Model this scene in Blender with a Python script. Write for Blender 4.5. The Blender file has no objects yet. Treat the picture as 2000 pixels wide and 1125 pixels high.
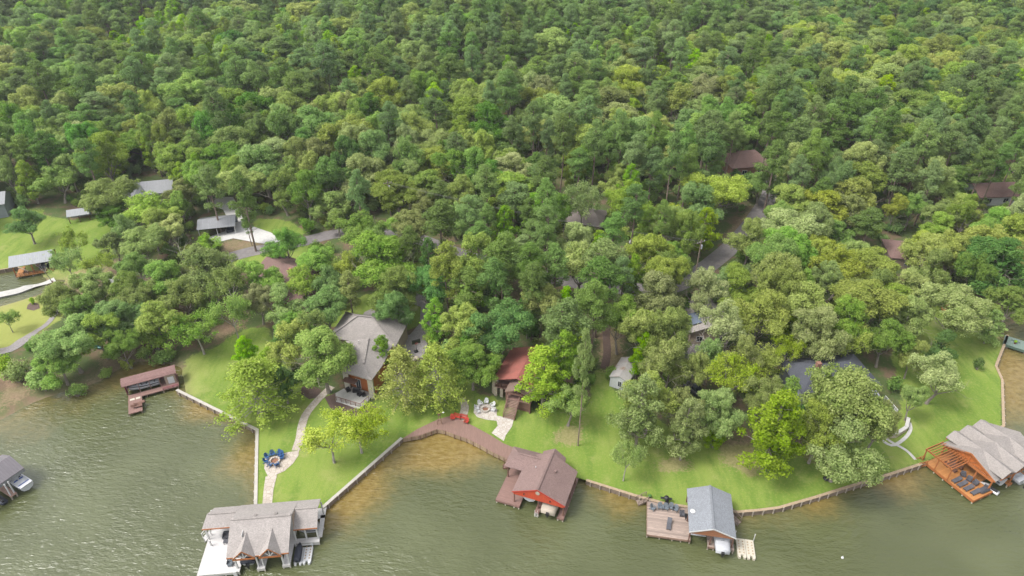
import bpy, math, random
import numpy as np
from mathutils import Vector, Matrix
from mathutils.geometry import delaunay_2d_cdt

random.seed(7)
RNG = np.random.default_rng(11)
sc = bpy.context.scene
COL = sc.collection
PI = math.pi
R = math.radians

# ------------------------------------------------------------------ camera model (survey of the photograph)
FPX, PITCH, CAMH = 1334.0, R(33), 90.0
SP, CP = math.sin(PITCH), math.cos(PITCH)

def ground_at(px, py, z=0.0):
    """world point where the sight line through a photo pixel meets the level z"""
    u = (px - 1000) / FPX; v = (py - 562.5) / FPX
    d = (u, CP - v * SP, -SP - v * CP)
    t = (z - CAMH) / d[2]
    return (d[0] * t, d[1] * t)

def proj(x, y, z):
    dep = y * CP - (z - CAMH) * SP
    return 1000 + FPX * x / dep, 562.5 - FPX * (y * SP + (z - CAMH) * CP) / dep, dep

# ------------------------------------------------------------------ mesh builder
class MB:
    def __init__(s): s.v = []; s.f = []; s.m = []
    def add(s, vs, fs, mi=0):
        o = len(s.v); s.v += [tuple(p) for p in vs]
        s.f += [tuple(i + o for i in f) for f in fs]; s.m += [mi] * len(fs); return s
    def box(s, x0, x1, y0, y1, z0, z1, mi=0):
        return s.add([(x0,y0,z0),(x1,y0,z0),(x1,y1,z0),(x0,y1,z0),(x0,y0,z1),(x1,y0,z1),(x1,y1,z1),(x0,y1,z1)],
                     [(3,2,1,0),(4,5,6,7),(0,1,5,4),(1,2,6,5),(2,3,7,6),(3,0,4,7)], mi)
    def beam(s, p, q, w, h=None, mi=0):
        h = h or w; p = Vector(p); q = Vector(q); d = (q - p).normalized()
        up = Vector((0,0,1)) if abs(d.z) < .95 else Vector((1,0,0))
        a = d.cross(up).normalized() * w / 2; b = a.cross(d).normalized() * h / 2
        vs = [p-a-b, p+a-b, p+a+b, p-a+b, q-a-b, q+a-b, q+a+b, q-a+b]
        return s.add(vs, [(3,2,1,0),(4,5,6,7),(0,1,5,4),(1,2,6,5),(2,3,7,6),(3,0,4,7)], mi)
    def tube(s, p, q, r0, r1=None, n=7, mi=0, cap=True):
        r1 = r0 if r1 is None else r1; p = Vector(p); q = Vector(q); d = (q - p).normalized()
        up = Vector((0,0,1)) if abs(d.z) < .95 else Vector((1,0,0))
        a = d.cross(up).normalized(); b = a.cross(d)
        vs = [p + (a*math.cos(2*PI*i/n) + b*math.sin(2*PI*i/n))*r0 for i in range(n)] + \
             [q + (a*math.cos(2*PI*i/n) + b*math.sin(2*PI*i/n))*r1 for i in range(n)]
        fs = [(i, (i+1) % n, n+(i+1) % n, n+i) for i in range(n)]
        if cap: fs += [tuple(range(n))[::-1], tuple(range(n, 2*n))]
        return s.add(vs, fs, mi)
    def slab(s, pts, t=.16, mi=0):
        n = len(pts); top = [tuple(p) for p in pts]; bot = [(p[0], p[1], p[2]-t) for p in pts]
        fs = [tuple(range(n)), tuple(range(n, 2*n))[::-1]] + [(i, n+i, n+(i+1) % n, (i+1) % n) for i in range(n)]
        return s.add(top + bot, fs, mi)
    def prism(s, pts, z0, z1, mi=0):
        return s.slab([(p[0], p[1], z1) for p in pts], z1 - z0, mi)
    def loft(s, rings, mi=0, cap=True):
        n = len(rings[0]); vs = [p for r in rings for p in r]; fs = []
        for k in range(len(rings)-1):
            for i in range(n):
                j = (i+1) % n
                fs.append((k*n+i, k*n+j, (k+1)*n+j, (k+1)*n+i))
        if cap: fs += [tuple(range(n))[::-1], tuple(range((len(rings)-1)*n, len(rings)*n))]
        return s.add(vs, fs, mi)
    def ell(s, c, r, nu=10, nv=6, mi=0):
        vs = [(c[0], c[1], c[2]-r[2])]
        for j in range(1, nv):
            a = -PI/2 + PI*j/nv
            vs += [(c[0]+r[0]*math.cos(a)*math.cos(2*PI*i/nu), c[1]+r[1]*math.cos(a)*math.sin(2*PI*i/nu), c[2]+r[2]*math.sin(a)) for i in range(nu)]
        vs.append((c[0], c[1], c[2]+r[2])); L = len(vs)-1; fs = []
        for i in range(nu): fs.append((0, 1+(i+1) % nu, 1+i)); fs.append((L, L-nu+i, L-nu+(i+1) % nu))
        for j in range(nv-2):
            for i in range(nu): fs.append((1+j*nu+i, 1+j*nu+(i+1) % nu, 1+(j+1)*nu+(i+1) % nu, 1+(j+1)*nu+i))
        return s.add(vs, fs, mi)
    def mesh(s, name, mats, smooth=False):
        me = bpy.data.meshes.new(name); me.from_pydata(s.v, [], s.f)
        for m in (mats if isinstance(mats, (list, tuple)) else [mats]): me.materials.append(m)
        me.polygons.foreach_set('material_index', s.m)
        if smooth: me.polygons.foreach_set('use_smooth', [True]*len(s.f))
        me.update(); return me
    def build(s, name, mats, parent=None, smooth=False, label=None):
        o = bpy.data.objects.new(name, s.mesh(name, mats, smooth)); COL.objects.link(o)
        if parent: o.parent = parent
        if label: o['label'] = label
        return o

def tag(o, label, cat, group=None):
    o['label'] = label; o['category'] = cat
    if group: o['group'] = group
    return o

def thing(name, label, cat, loc=(0,0,0), rot=0, group=None):
    o = bpy.data.objects.new(name, None); COL.objects.link(o); o.empty_display_size = .3
    o.location = loc; o.rotation_euler = (0, 0, rot)
    return tag(o, label, cat, group)

def kids(o): return [c for c in bpy.data.objects if c.parent == o]

def copy_tree(o, loc, rot, label=None, scale=None, children=None):
    c = o.copy(); COL.objects.link(c); c.location = loc; c.rotation_euler = (0, 0, rot)
    if scale: c.scale = scale
    if label: c['label'] = label
    for ch in (children if children is not None else kids(o)):
        k = ch.copy(); COL.objects.link(k); k.parent = c
        if children is None:
            for g in kids(ch):
                q = g.copy(); COL.objects.link(q); q.parent = k
    return c

class Frame:
    """a local frame on the ground: x, y metres along a building"""
    def __init__(s, ox, oy, deg, z=0): s.o = (ox, oy); s.a = R(deg); s.z = z
    def w(s, x, y, z=0):
        c, n = math.cos(s.a), math.sin(s.a)
        return (s.o[0] + x*c - y*n, s.o[1] + x*n + y*c, s.z + z)

# ------------------------------------------------------------------ materials
def nodes(name):
    m = bpy.data.materials.new(name); m.use_nodes = True
    nt = m.node_tree; nt.nodes.clear()
    out = nt.nodes.new('ShaderNodeOutputMaterial')
    return m, nt, out

def N(nt, typ, **kw):
    n = nt.nodes.new(typ)
    for k, v in kw.items():
        if k in n.inputs: n.inputs[k].default_value = v
        else: setattr(n, k, v)
    return n

def rgba(c): return (c[0], c[1], c[2], 1)

def mixc(nt, fac, a, b, blend='MIX'):
    n = nt.nodes.new('ShaderNodeMix'); n.data_type = 'RGBA'; n.blend_type = blend
    for sock, val in ((n.inputs[0], fac), (n.inputs[6], a), (n.inputs[7], b)):
        if hasattr(val, 'links') or hasattr(val, 'is_linked'): nt.links.new(val, sock)
        elif isinstance(val, (int, float)): sock.default_value = val
        else: sock.default_value = rgba(val)
    return n.outputs[2]

def math_(nt, op, a, b=None, c=None, clamp=False):
    n = nt.nodes.new('ShaderNodeMath'); n.operation = op; n.use_clamp = clamp
    for i, v in enumerate((a, b, c)):
        if v is None: continue
        if isinstance(v, (int, float)): n.inputs[i].default_value = v
        else: nt.links.new(v, n.inputs[i])
    return n.outputs[0]

def ramp01(nt, v, lo, hi):
    n = nt.nodes.new('ShaderNodeMapRange'); n.interpolation_type = 'SMOOTHSTEP'
    n.inputs[1].default_value = lo; n.inputs[2].default_value = hi
    nt.links.new(v, n.inputs[0]); return n.outputs[0]

def noise(nt, scale, detail=3, rough=.6, vec=None, stretch=None, coord='Object', out='Fac'):
    if vec is None:
        tc = nt.nodes.new('ShaderNodeTexCoord'); vec = tc.outputs[coord]
    if stretch:
        mp = nt.nodes.new('ShaderNodeMapping'); mp.inputs['Scale'].default_value = stretch
        nt.links.new(vec, mp.inputs['Vector']); vec = mp.outputs[0]
    n = N(nt, 'ShaderNodeTexNoise', Scale=scale, Detail=detail, Roughness=rough)
    nt.links.new(vec, n.inputs['Vector']); return n.outputs[out]

KA = .70   # exposure 1.35 suits an overcast day: painted and roof surfaces carry their dull-day albedo
def dull(c): return tuple(x*KA for x in c)
def M(name, col, rough=.7, var=.18, scale=2.5, stretch=None, bump=0, metal=0, stain=None, fine=True):
    col = dull(col); stain = dull(stain) if stain else None
    m, nt, out = nodes(name)
    b = N(nt, 'ShaderNodeBsdfPrincipled', Roughness=rough, Metallic=metal)
    n1 = noise(nt, scale, 4, .65, stretch=stretch)
    lo = tuple(c*(1-var) for c in col); hi = tuple(min(1, c*(1+var)) for c in col)
    c = mixc(nt, ramp01(nt, n1, .3, .7), lo, hi)
    if fine:
        n2 = noise(nt, scale*9, 2, .7, stretch=stretch)
        c = mixc(nt, ramp01(nt, n2, .35, .65), c, mixc(nt, .5, c, tuple(x*.6 for x in col)))
    if stain:
        n3 = noise(nt, .45, 3, .6)
        c = mixc(nt, ramp01(nt, n3, .5, .75), c, stain)
    nt.links.new(c, b.inputs['Base Color'])
    if bump:
        bp = N(nt, 'ShaderNodeBump', Strength=bump, Distance=.05)
        nt.links.new(n1, bp.inputs['Height']); nt.links.new(bp.outputs[0], b.inputs['Normal'])
    nt.links.new(b.outputs[0], out.inputs[0]); return m

def planks(name, col, width=.14, axis=0, rough=.75, var=.2, gap=.45):
    """boards laid side by side along one object axis, each a little different, with dark joints"""
    col = dull(col)
    m, nt, out = nodes(name)
    tc = nt.nodes.new('ShaderNodeTexCoord'); sep = nt.nodes.new('ShaderNodeSeparateXYZ')
    nt.links.new(tc.outputs['Object'], sep.inputs[0]); v = math_(nt, 'DIVIDE', sep.outputs[axis], width)
    fl = math_(nt, 'FLOOR', v); wn = nt.nodes.new('ShaderNodeTexWhiteNoise'); wn.noise_dimensions = '1D'
    nt.links.new(fl, wn.inputs['W'])
    lo = tuple(c*(1-var) for c in col); hi = tuple(min(1, c*(1+var)) for c in col)
    c = mixc(nt, wn.outputs['Value'], lo, hi)
    st = [1.0, 1.0, 1.0]; st[axis] = 8.0
    g = noise(nt, 1.2, 4, .7, stretch=tuple(st)); c = mixc(nt, ramp01(nt, g, .35, .7), c, tuple(x*.78 for x in col))
    fr = math_(nt, 'FRACT', v); edge = math_(nt, 'LESS_THAN', fr, .1)
    c = mixc(nt, math_(nt, 'MULTIPLY', edge, gap), c, tuple(x*.3 for x in col))
    b = N(nt, 'ShaderNodeBsdfPrincipled', Roughness=rough)
    nt.links.new(c, b.inputs['Base Color']); nt.links.new(b.outputs[0], out.inputs[0]); return m

def shingle(name, col, var=.2, rough=.9, streak=.12):
    col = dull(col)
    m, nt, out = nodes(name)
    tc = nt.nodes.new('ShaderNodeTexCoord')
    vo = N(nt, 'ShaderNodeTexVoronoi', Scale=7.0)
    mp = nt.nodes.new('ShaderNodeMapping'); mp.inputs['Scale'].default_value = (1, 1, 2.2)
    nt.links.new(tc.outputs['Object'], mp.inputs[0]); nt.links.new(mp.outputs[0], vo.inputs['Vector'])
    sx = nt.nodes.new('ShaderNodeSeparateColor'); nt.links.new(vo.outputs['Color'], sx.inputs[0])
    lo = tuple(c*(1-var) for c in col); hi = tuple(min(1, c*(1+var)) for c in col)
    c = mixc(nt, sx.outputs[0], lo, hi)
    n1 = noise(nt, .5, 4, .6); c = mixc(nt, math_(nt, 'MULTIPLY', ramp01(nt, n1, .4, .75), streak*4), c, tuple(x*.72 for x in col))
    n2 = noise(nt, 22, 2, .7); c = mixc(nt, math_(nt, 'MULTIPLY', ramp01(nt, n2, .4, .7), .35), c, tuple(x*.6 for x in col))
    sep = nt.nodes.new('ShaderNodeSeparateXYZ'); nt.links.new(tc.outputs['Object'], sep.inputs[0])
    crs = math_(nt, 'LESS_THAN', math_(nt, 'FRACT', math_(nt, 'DIVIDE', sep.outputs[2], .075)), .22)
    c = mixc(nt, math_(nt, 'MULTIPLY', crs, .3), c, tuple(x*.45 for x in col))
    b = N(nt, 'ShaderNodeBsdfPrincipled', Roughness=rough)
    nt.links.new(c, b.inputs['Base Color']); nt.links.new(b.outputs[0], out.inputs[0]); return m

def flagstone(name, a, bcol, scale=1.6):
    a, bcol = dull(a), dull(bcol)
    m, nt, out = nodes(name)
    tc = nt.nodes.new('ShaderNodeTexCoord')
    vo = N(nt, 'ShaderNodeTexVoronoi', Scale=scale); ve = N(nt, 'ShaderNodeTexVoronoi', Scale=scale, feature='DISTANCE_TO_EDGE')
    for q in (vo, ve): nt.links.new(tc.outputs['Object'], q.inputs['Vector'])
    sx = nt.nodes.new('ShaderNodeSeparateColor'); nt.links.new(vo.outputs['Color'], sx.inputs[0])
    c = mixc(nt, sx.outputs[0], a, bcol)
    c = mixc(nt, ramp01(nt, noise(nt, 7, 3), .4, .7), c, tuple(x*.8 for x in a))
    j = math_(nt, 'LESS_THAN', ve.outputs['Distance'], .045); c = mixc(nt, math_(nt, 'MULTIPLY', j, .7), c, (.24,.20,.15))
    b = N(nt, 'ShaderNodeBsdfPrincipled', Roughness=.85)
    nt.links.new(c, b.inputs['Base Color']); nt.links.new(b.outputs[0], out.inputs[0]); return m

# greens: (dark, light, translucency)
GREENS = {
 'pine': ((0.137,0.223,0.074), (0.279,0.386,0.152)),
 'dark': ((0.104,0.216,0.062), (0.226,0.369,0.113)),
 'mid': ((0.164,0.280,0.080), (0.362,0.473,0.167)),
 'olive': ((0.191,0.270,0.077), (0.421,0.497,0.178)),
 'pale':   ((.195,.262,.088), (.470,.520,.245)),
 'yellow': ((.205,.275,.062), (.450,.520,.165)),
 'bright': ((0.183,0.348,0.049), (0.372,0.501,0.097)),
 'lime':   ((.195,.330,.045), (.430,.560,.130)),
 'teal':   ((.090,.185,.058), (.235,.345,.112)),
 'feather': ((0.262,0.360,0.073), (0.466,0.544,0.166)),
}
def leaf_mat(key):
    a, b = GREENS[key]
    m, nt, out = nodes('leaf_' + key)
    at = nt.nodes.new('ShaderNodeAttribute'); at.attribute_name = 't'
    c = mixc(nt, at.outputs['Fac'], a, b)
    oi = nt.nodes.new('ShaderNodeObjectInfo')
    hs = nt.nodes.new('ShaderNodeHueSaturation')
    r1 = oi.outputs['Random']; r2 = math_(nt, 'FRACT', math_(nt, 'MULTIPLY', r1, 7.31)); r3 = math_(nt, 'FRACT', math_(nt, 'MULTIPLY', r1, 13.7))
    nt.links.new(math_(nt, 'ADD', math_(nt, 'MULTIPLY', r1, .034), .478), hs.inputs['Hue'])
    nt.links.new(math_(nt, 'ADD', math_(nt, 'MULTIPLY', r2, .28), .96), hs.inputs['Saturation'])
    nt.links.new(math_(nt, 'ADD', math_(nt, 'MULTIPLY', r3, .46), .80), hs.inputs['Value'])
    nt.links.new(c, hs.inputs['Color'])
    d = nt.nodes.new('ShaderNodeBsdfDiffuse'); t = nt.nodes.new('ShaderNodeBsdfTranslucent')
    nt.links.new(hs.outputs[0], d.inputs[0]); nt.links.new(hs.outputs[0], t.inputs[0])
    mx = nt.nodes.new('ShaderNodeMixShader'); mx.inputs[0].default_value = .48
    nt.links.new(d.outputs[0], mx.inputs[1]); nt.links.new(t.outputs[0], mx.inputs[2])
    nt.links.new(mx.outputs[0], out.inputs[0]); return m
LEAF = {k: leaf_mat(k) for k in GREENS}

BARK = M('bark', (.32,.275,.23), .9, .3, 3, (1,1,.25))
BARK_PALE = M('bark_pale', (.42,.38,.33), .9, .3, 3, (1,1,.25))
BARK_PINE = M('bark_pine', (.26,.19,.15), .9, .3, 3, (1,1,.25))
WHITE = M('white_paint', (.74,.73,.71), .5, .05)
WHITE_DECK = planks('white_deck', (.74,.71,.69), .14, 1, .7, .04, .25)
TANSH = shingle('tan_shingle', (.40,.36,.335))
TANSH2 = shingle('taupe_shingle', (.34,.305,.28))
BROWNSH = shingle('brown_shingle', (.25,.165,.148))
GREYSH = shingle('grey_shingle', (.27,.285,.31))
DARKSH = shingle('charcoal_shingle', (.085,.09,.11))
REDSH = M('red_roof', (.37,.118,.09), .75, .12, .7, stain=(.28,.10,.075))
MAROONSH = shingle('maroon_shingle', (.24,.145,.125))
PINKSH = shingle('maroon_dock_shingle', (.27,.155,.14))
GREYMET = planks('grey_metal_roof', (.30,.305,.32), .4, 0, .45, .05, .5)
LIGHTMET = planks('light_metal_roof', (.33,.345,.36), .4, 0, .4, .04, .3)
TANROCK = flagstone('stone_wall', (.60,.52,.40), (.46,.38,.28), 2.2)
FLAG = flagstone('flagstone', (.62,.55,.47), (.47,.39,.33), 1.3)
FLAGW = flagstone('pale_flagstone', (.66,.61,.54), (.50,.43,.38), 1.6)
ORANGE = planks('cedar_wall', (.50,.15,.035), .22, 0, .6, .12)
CEDAR = M('cedar_beam', (.47,.165,.05), .6, .15, 2)
CEDAR_DECK = planks('cedar_deck', (.56,.245,.075), .15, 1, .6, .16)
REDGABLE = planks('red_gable_board', (.62,.085,.035), .2, 0, .55, .06)
REDPAINT = M('red_paint', (.52,.055,.035), .5, .1)
BROWN_DECK = planks('brown_deck', (.285,.165,.135), .15, 1, .7, .12)
BROWN_DECKX = planks('brown_deck_cross', (.285,.165,.135), .15, 0, .7, .12)
BROWN_WOOD = M('brown_wood', (.20,.10,.07), .7, .2, 3)
WEATHER = planks('weathered_deck', (.39,.30,.25), .3, 1, .8, .32)
PILE = M('piling', (.42,.36,.29), .9, .25, 4)
OLDWOOD = M('old_timber', (.25,.19,.14), .9, .3, 2)
TIMBERCAP = M('timber_cap', (.47,.35,.23), .85, .2, 2)
CONC = M('concrete', (.62,.60,.56), .85, .1, 1.2)
CONCW = M('concrete_white', (.70,.68,.65), .85, .08, 1.2)
ASPH = M('asphalt', (.25,.225,.22), .9, .15, 1.5, stain=(.30,.26,.24))
GRAVEL = M('gravel', (.34,.31,.30), .95, .2, 3, stain=(.26,.22,.2))
MULCH = M('mulch', (.14,.09,.07), .95, .3, 5)
DARK = M('dark_interior', (.025,.025,.028), .6, .2)  # near-black: painted shade inside the twin gables, and the cabin door colour
GLASS = M('window_glass', (.035,.045,.06), .08, .1)
BLACK = M('black_metal', (.02,.02,.022), .45, .2)
CHAR = M('charcoal_wicker', (.10,.10,.115), .7, .2, 9)
GREYPL = M('grey_resin', (.17,.20,.23), .6, .12)
BLUEPL = M('blue_resin', (.025,.10,.27), .5, .1)
WHITEPL = M('white_resin', (.78,.78,.78), .45, .03)
NAVY = M('navy_cover', (.03,.035,.055), .6, .2)
BLUEC = M('blue_cover', (.02,.075,.33), .6, .15)
BEIGE = M('beige_cover', (.52,.45,.36), .7, .06)
SILVER = M('silver_cover', (.60,.61,.64), .6, .05)
HULLW = M('white_hull', (.75,.76,.78), .3, .04)
CREAM = M('cream_float', (.68,.62,.50), .6, .06)
TEALPL = M('teal_hull', (.03,.20,.17), .4, .1)
GREYWALL = planks('grey_siding', (.34,.37,.41), .2, 2, .6, .05)
WHITEWALL = planks('white_siding', (.70,.71,.73), .25, 0, .6, .03, .25)
TANWALL = M('tan_wall', (.42,.33,.26), .8, .12)
BRICKW = M('brick_wall', (.33,.17,.12), .85, .2, 6)
GREENDECK = planks('green_deck', (.20,.27,.23), .15, 0, .7, .12)
BURG = M('burgundy_wall', (.28,.03,.085), .6, .1)
CANVASW = M('white_canvas', (.72,.71,.70), .8, .05)
RUST = M('rust_steel', (.20,.075,.05), .7, .3, 3)
EMBER = M('fire_pit_ash', (.30,.15,.09), .95, .3, 8)

# ------------------------------------------------------------------ shoreline and land form
def G0(px, py, z=.9): return ground_at(px, py, z)
SHORE = []   # (x, y, kind) kind 'w' wall, 'n' natural; the kind belongs to the edge that starts here
def sh(px, py, k): SHORE.append((*G0(px, py), k))
SHORE.append((-640, 205, 'n')); SHORE.append((-210, 160, 'n'))
sh(-40, 533, 'w'); sh(0, 527, 'w'); sh(35, 521, 'w'); sh(62, 531, 'n'); sh(80, 548, 'n'); sh(112, 546, 'n'); sh(60, 568, 'n'); sh(0, 586, 'n')
SHORE.append((-190, 122, 'n')); SHORE.append((-190, 84, 'n')); SHORE.append((-120, 86, 'n'))
for p in ((0,822),(40,800),(75,782),(130,765),(165,757),(200,743),(232,722),(262,708),(300,708),(338,718)): sh(*p, 'n')
sh(345, 762, 'w'); sh(440, 809, 'w'); sh(502, 840, 'w'); sh(499, 990, 'w'); sh(630, 992, 'w')
sh(785, 856, 'w'); sh(852, 838, 'w'); sh(890, 845, 'w'); sh(985, 893, 'w'); sh(1145, 938, 'w'); sh(1240, 968, 'w'); sh(1300, 984, 'w')
sh(1440, 1000, 'w'); sh(1520, 992, 'w'); sh(1660, 950, 'w'); sh(1800, 906, 'w'); sh(1960, 832, 'w'); sh(1957, 742, 'w'); sh(1945, 715, 'w'); sh(1968, 655, 'n')
sh(1990, 632, 'n'); SHORE.append((135, 124, 'n')); SHORE.append((210, 150, 'n')); SHORE.append((640, 215, 'n'))
LAND = SHORE + [(640, 900, 'x'), (-640, 900, 'x')]
SX = np.array([p[0] for p in LAND]); SY = np.array([p[1] for p in LAND])

def seg_dist(P, sel):
    d = np.full(len(P), 1e9)
    n = len(LAND)
    for i in range(n):
        if LAND[i][2] not in sel: continue
        a = np.array([SX[i], SY[i]]); b = np.array([SX[(i+1) % n], SY[(i+1) % n]]); ab = b - a
        t = np.clip(((P - a) @ ab) / (ab @ ab), 0, 1)
        d = np.minimum(d, np.linalg.norm(P - a - t[:, None]*ab, axis=1))
    return d

def in_poly(P, poly):
    x, y = P[:, 0], P[:, 1]; c = np.zeros(len(P), bool); n = len(poly); j = n-1
    for i in range(n):
        xi, yi = poly[i][0], poly[i][1]; xj, yj = poly[j][0], poly[j][1]
        hit = ((yi > y) != (yj > y)) & (x < (xj - xi)*(y - yi)/((yj - yi) + 1e-12) + xi)
        c ^= hit; j = i
    return c

def height(P):
    P = np.atleast_2d(np.asarray(P, float))
    d = seg_dist(P, 'wn'); dn = seg_dist(P, 'n')
    h = .9 + 13*(1 - np.exp(-np.maximum(0, d - 10)/190))
    far = np.clip((d - 60)/120, 0, 1)
    h += far*(2.6*np.sin(P[:, 0]*.021 + 1.3)*np.cos(P[:, 1]*.017) + 1.5*np.sin(P[:, 0]*.05 + P[:, 1]*.043))
    k = np.clip(dn/5, 0, 1); k = k*k*(3 - 2*k)
    return -.25 + (h + .25)*k
def hz(x, y): return float(height([(x, y)])[0])

def on_ground(px, py, dz=0.):
    z = 1.5
    for _ in range(10):
        x, y = ground_at(px, py, z + dz); z = hz(x, y)
    return (x, y, z)

def resample(pts, step):
    out = []
    n = len(pts)
    for i in range(n):
        a = Vector(pts[i][:2]); b = Vector(pts[(i+1) % n][:2]); k = max(1, int((b-a).length/step))
        for q in range(k): out.append(tuple(a + (b-a)*q/k))
    return out

def drape(poly, step, extra=None):
    """triangulate a ground polygon with inner grid points"""
    bd = resample(poly, step*1.5) if step else poly
    xs = [p[0] for p in bd]; ys = [p[1] for p in bd]
    gx = np.arange(min(xs)+step/2, max(xs), step); gy = np.arange(min(ys)+step/2, max(ys), step)
    P = np.array([(x + RNG.uniform(-.2, .2)*step, y + RNG.uniform(-.2, .2)*step) for x in gx for y in gy]) if len(gx)*len(gy) else np.zeros((0, 2))
    if len(P):
        P = P[in_poly(P, bd)]
        d = np.full(len(P), 1e9); B = np.array(bd)
        for q in B: d = np.minimum(d, np.hypot(*(P - q).T))
        P = P[d > step*.5]
    pts = [Vector(p) for p in bd] + [Vector(p) for p in P]
    n = len(bd)
    vs, es, fs, *_ = delaunay_2d_cdt(pts, [], [list(range(n))], 1, 1e-4)
    return [tuple(v) for v in vs], [tuple(f) for f in fs]

def sheet(name, poly, mat, dz=.04, step=1.5, kind='structure', thick=0.0):
    vs, fs = drape(poly, step)
    z = height(np.array(vs)) + dz
    me = bpy.data.meshes.new(name); V3 = [(v[0], v[1], float(q)) for v, q in zip(vs, z)]
    fs = [f if ((vs[f[1]][0]-vs[f[0]][0])*(vs[f[2]][1]-vs[f[0]][1]) - (vs[f[1]][1]-vs[f[0]][1])*(vs[f[2]][0]-vs[f[0]][0])) > 0 else f[::-1] for f in fs]
    me.from_pydata(V3, [], fs); me.materials.append(mat); me.update()
    o = bpy.data.objects.new(name, me); COL.objects.link(o); o['kind'] = kind
    return o

def gpoly(pts): return [on_ground(*p)[:2] for p in pts]

def ribbon(pts, width):
    """a closed outline round a centre line; width may vary per point"""
    L = []; Rr = []
    n = len(pts)
    P = [Vector(p[:2]) for p in pts]
    for i in range(n):
        d = (P[min(i+1, n-1)] - P[max(i-1, 0)]).normalized(); nn = Vector((-d.y, d.x))
        w = (float(np.interp(i/(n-1), np.linspace(0, 1, len(width)), width)) if isinstance(width, (list, tuple)) else width)/2
        L.append(tuple(P[i] + nn*w)); Rr.append(tuple(P[i] - nn*w))
    return Rr + L[::-1]

def smooth_line(pts, k=4):
    out = []
    P = [Vector(p[:2]) for p in pts]
    for i in range(len(P)-1):
        p0 = P[max(i-1, 0)]; p1 = P[i]; p2 = P[i+1]; p3 = P[min(i+2, len(P)-1)]
        for q in range(k):
            t = q/k
            out.append(tuple(.5*((2*p1) + (p2-p0)*t + (2*p0-5*p1+4*p2-p3)*t*t + (3*p1-p0-3*p2+p3)*t**3)))
    out.append(tuple(P[-1])); return out
# ------------------------------------------------------------------ camera, sky, sun
cam = bpy.data.cameras.new('camera'); cam.sensor_width = 36; cam.lens = FPX/2000*36; cam.clip_end = 4000; cam.clip_start = .5
camo = bpy.data.objects.new('camera', cam); COL.objects.link(camo)
camo.location = (0, 0, CAMH); camo.rotation_euler = (PI/2 - PITCH, 0, 0); sc.camera = camo

SUN_EL, SUN_AZ = R(56), R(-108)         # azimuth measured from +Y towards +X
sun_dir = Vector((math.sin(SUN_AZ)*math.cos(SUN_EL), math.cos(SUN_AZ)*math.cos(SUN_EL), math.sin(SUN_EL)))
w = bpy.data.worlds.new('World'); sc.world = w; w.use_nodes = True
nt = w.node_tree; nt.nodes.clear()
sky = nt.nodes.new('ShaderNodeTexSky'); sky.sky_type = 'NISHITA'; sky.sun_disc = False
sky.sun_elevation = SUN_EL; sky.sun_rotation = SUN_AZ; sky.dust_density = 3.0; sky.air_density = 1.0; sky.ozone_density = 1.0
hs = nt.nodes.new('ShaderNodeHueSaturation'); hs.inputs['Saturation'].default_value = .22     # thin even cloud
bg = nt.nodes.new('ShaderNodeBackground'); bg.inputs['Strength'].default_value = .15
ow = nt.nodes.new('ShaderNodeOutputWorld')
nt.links.new(sky.outputs[0], hs.inputs['Color']); nt.links.new(hs.outputs[0], bg.inputs[0]); nt.links.new(bg.outputs[0], ow.inputs[0])
sl = bpy.data.lights.new('sun', 'SUN'); sl.energy = 1.15; sl.angle = R(18); sl.color = (1, .97, .92)
so = bpy.data.objects.new('sun', sl); COL.objects.link(so)
so.rotation_euler = (-sun_dir).to_track_quat('-Z', 'Y').to_euler(); so.location = (-60, 40, 160)
vs = sc.view_settings; vs.view_transform = 'Standard'; vs.look = 'None'; vs.gamma = 1; vs.exposure = 1.36
sc.cycles.max_bounces = 6; sc.cycles.diffuse_bounces = 3; sc.cycles.glossy_bounces = 2; sc.cycles.transmission_bounces = 4
sc.cycles.transparent_max_bounces = 4; sc.cycles.volume_bounces = 0; sc.cycles.use_denoising = True
sc.cycles.caustics_reflective = False; sc.cycles.caustics_refractive = False

# ------------------------------------------------------------------ the summer air between the drone and the hills
m, nt_, out_ = nodes('haze')
pv = N(nt_, 'ShaderNodeVolumePrincipled', Density=.00012); pv.inputs['Color'].default_value = (.93, .96, 1, 1); pv.inputs['Anisotropy'].default_value = .2
nt_.links.new(pv.outputs[0], out_.inputs['Volume'])
hzb = MB().box(-700, 700, -160, 960, -2, 101).build('haze', m); hzb['kind'] = 'stuff'; hzb['label'] = 'thin pale summer haze over the wood'

# ------------------------------------------------------------------ ground
def zone(P, polys, blur=0):
    """1 inside any of the photo-surveyed ground polygons"""
    r = np.zeros(len(P), bool)
    for poly in polys: r |= in_poly(P, poly)
    return r.astype(float)

bd = resample(LAND[:len(SHORE)], 2.5)[:-1]
# drop the long closing edge made by resample between last and first shore points
k = max(i for i, p in enumerate(bd) if abs(p[0]-SHORE[-1][0]) < 1e-4 and abs(p[1]-SHORE[-1][1]) < 1e-4)
bd = bd[:k+1]
poly = bd + [(640, 420), (640, 900), (0, 900), (-640, 900), (-640, 420)]
PB = np.array(bd)
def grid(x0, x1, y0, y1, s, inner=None):
    X, Y = np.meshgrid(np.arange(x0, x1, s), np.arange(y0, y1, s)); P = np.stack([X.ravel(), Y.ravel()], 1)
    P = P + RNG.uniform(-.25, .25, P.shape)*s
    if inner: P = P[~((P[:, 0] > inner[0]) & (P[:, 0] < inner[1]) & (P[:, 1] > inner[2]) & (P[:, 1] < inner[3]))]
    return P
core = (-135, 140, 62, 175)
P = np.concatenate([grid(*core, 1.3), grid(-230, 240, 62, 290, 4, core), grid(-635, 636, 85, 895, 16, (-230, 240, 62, 290))])
P = P[in_poly(P, poly)]
keep = np.ones(len(P), bool)
for q in PB: keep &= (np.abs(P[:, 0]-q[0]) + np.abs(P[:, 1]-q[1])) > .9
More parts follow.
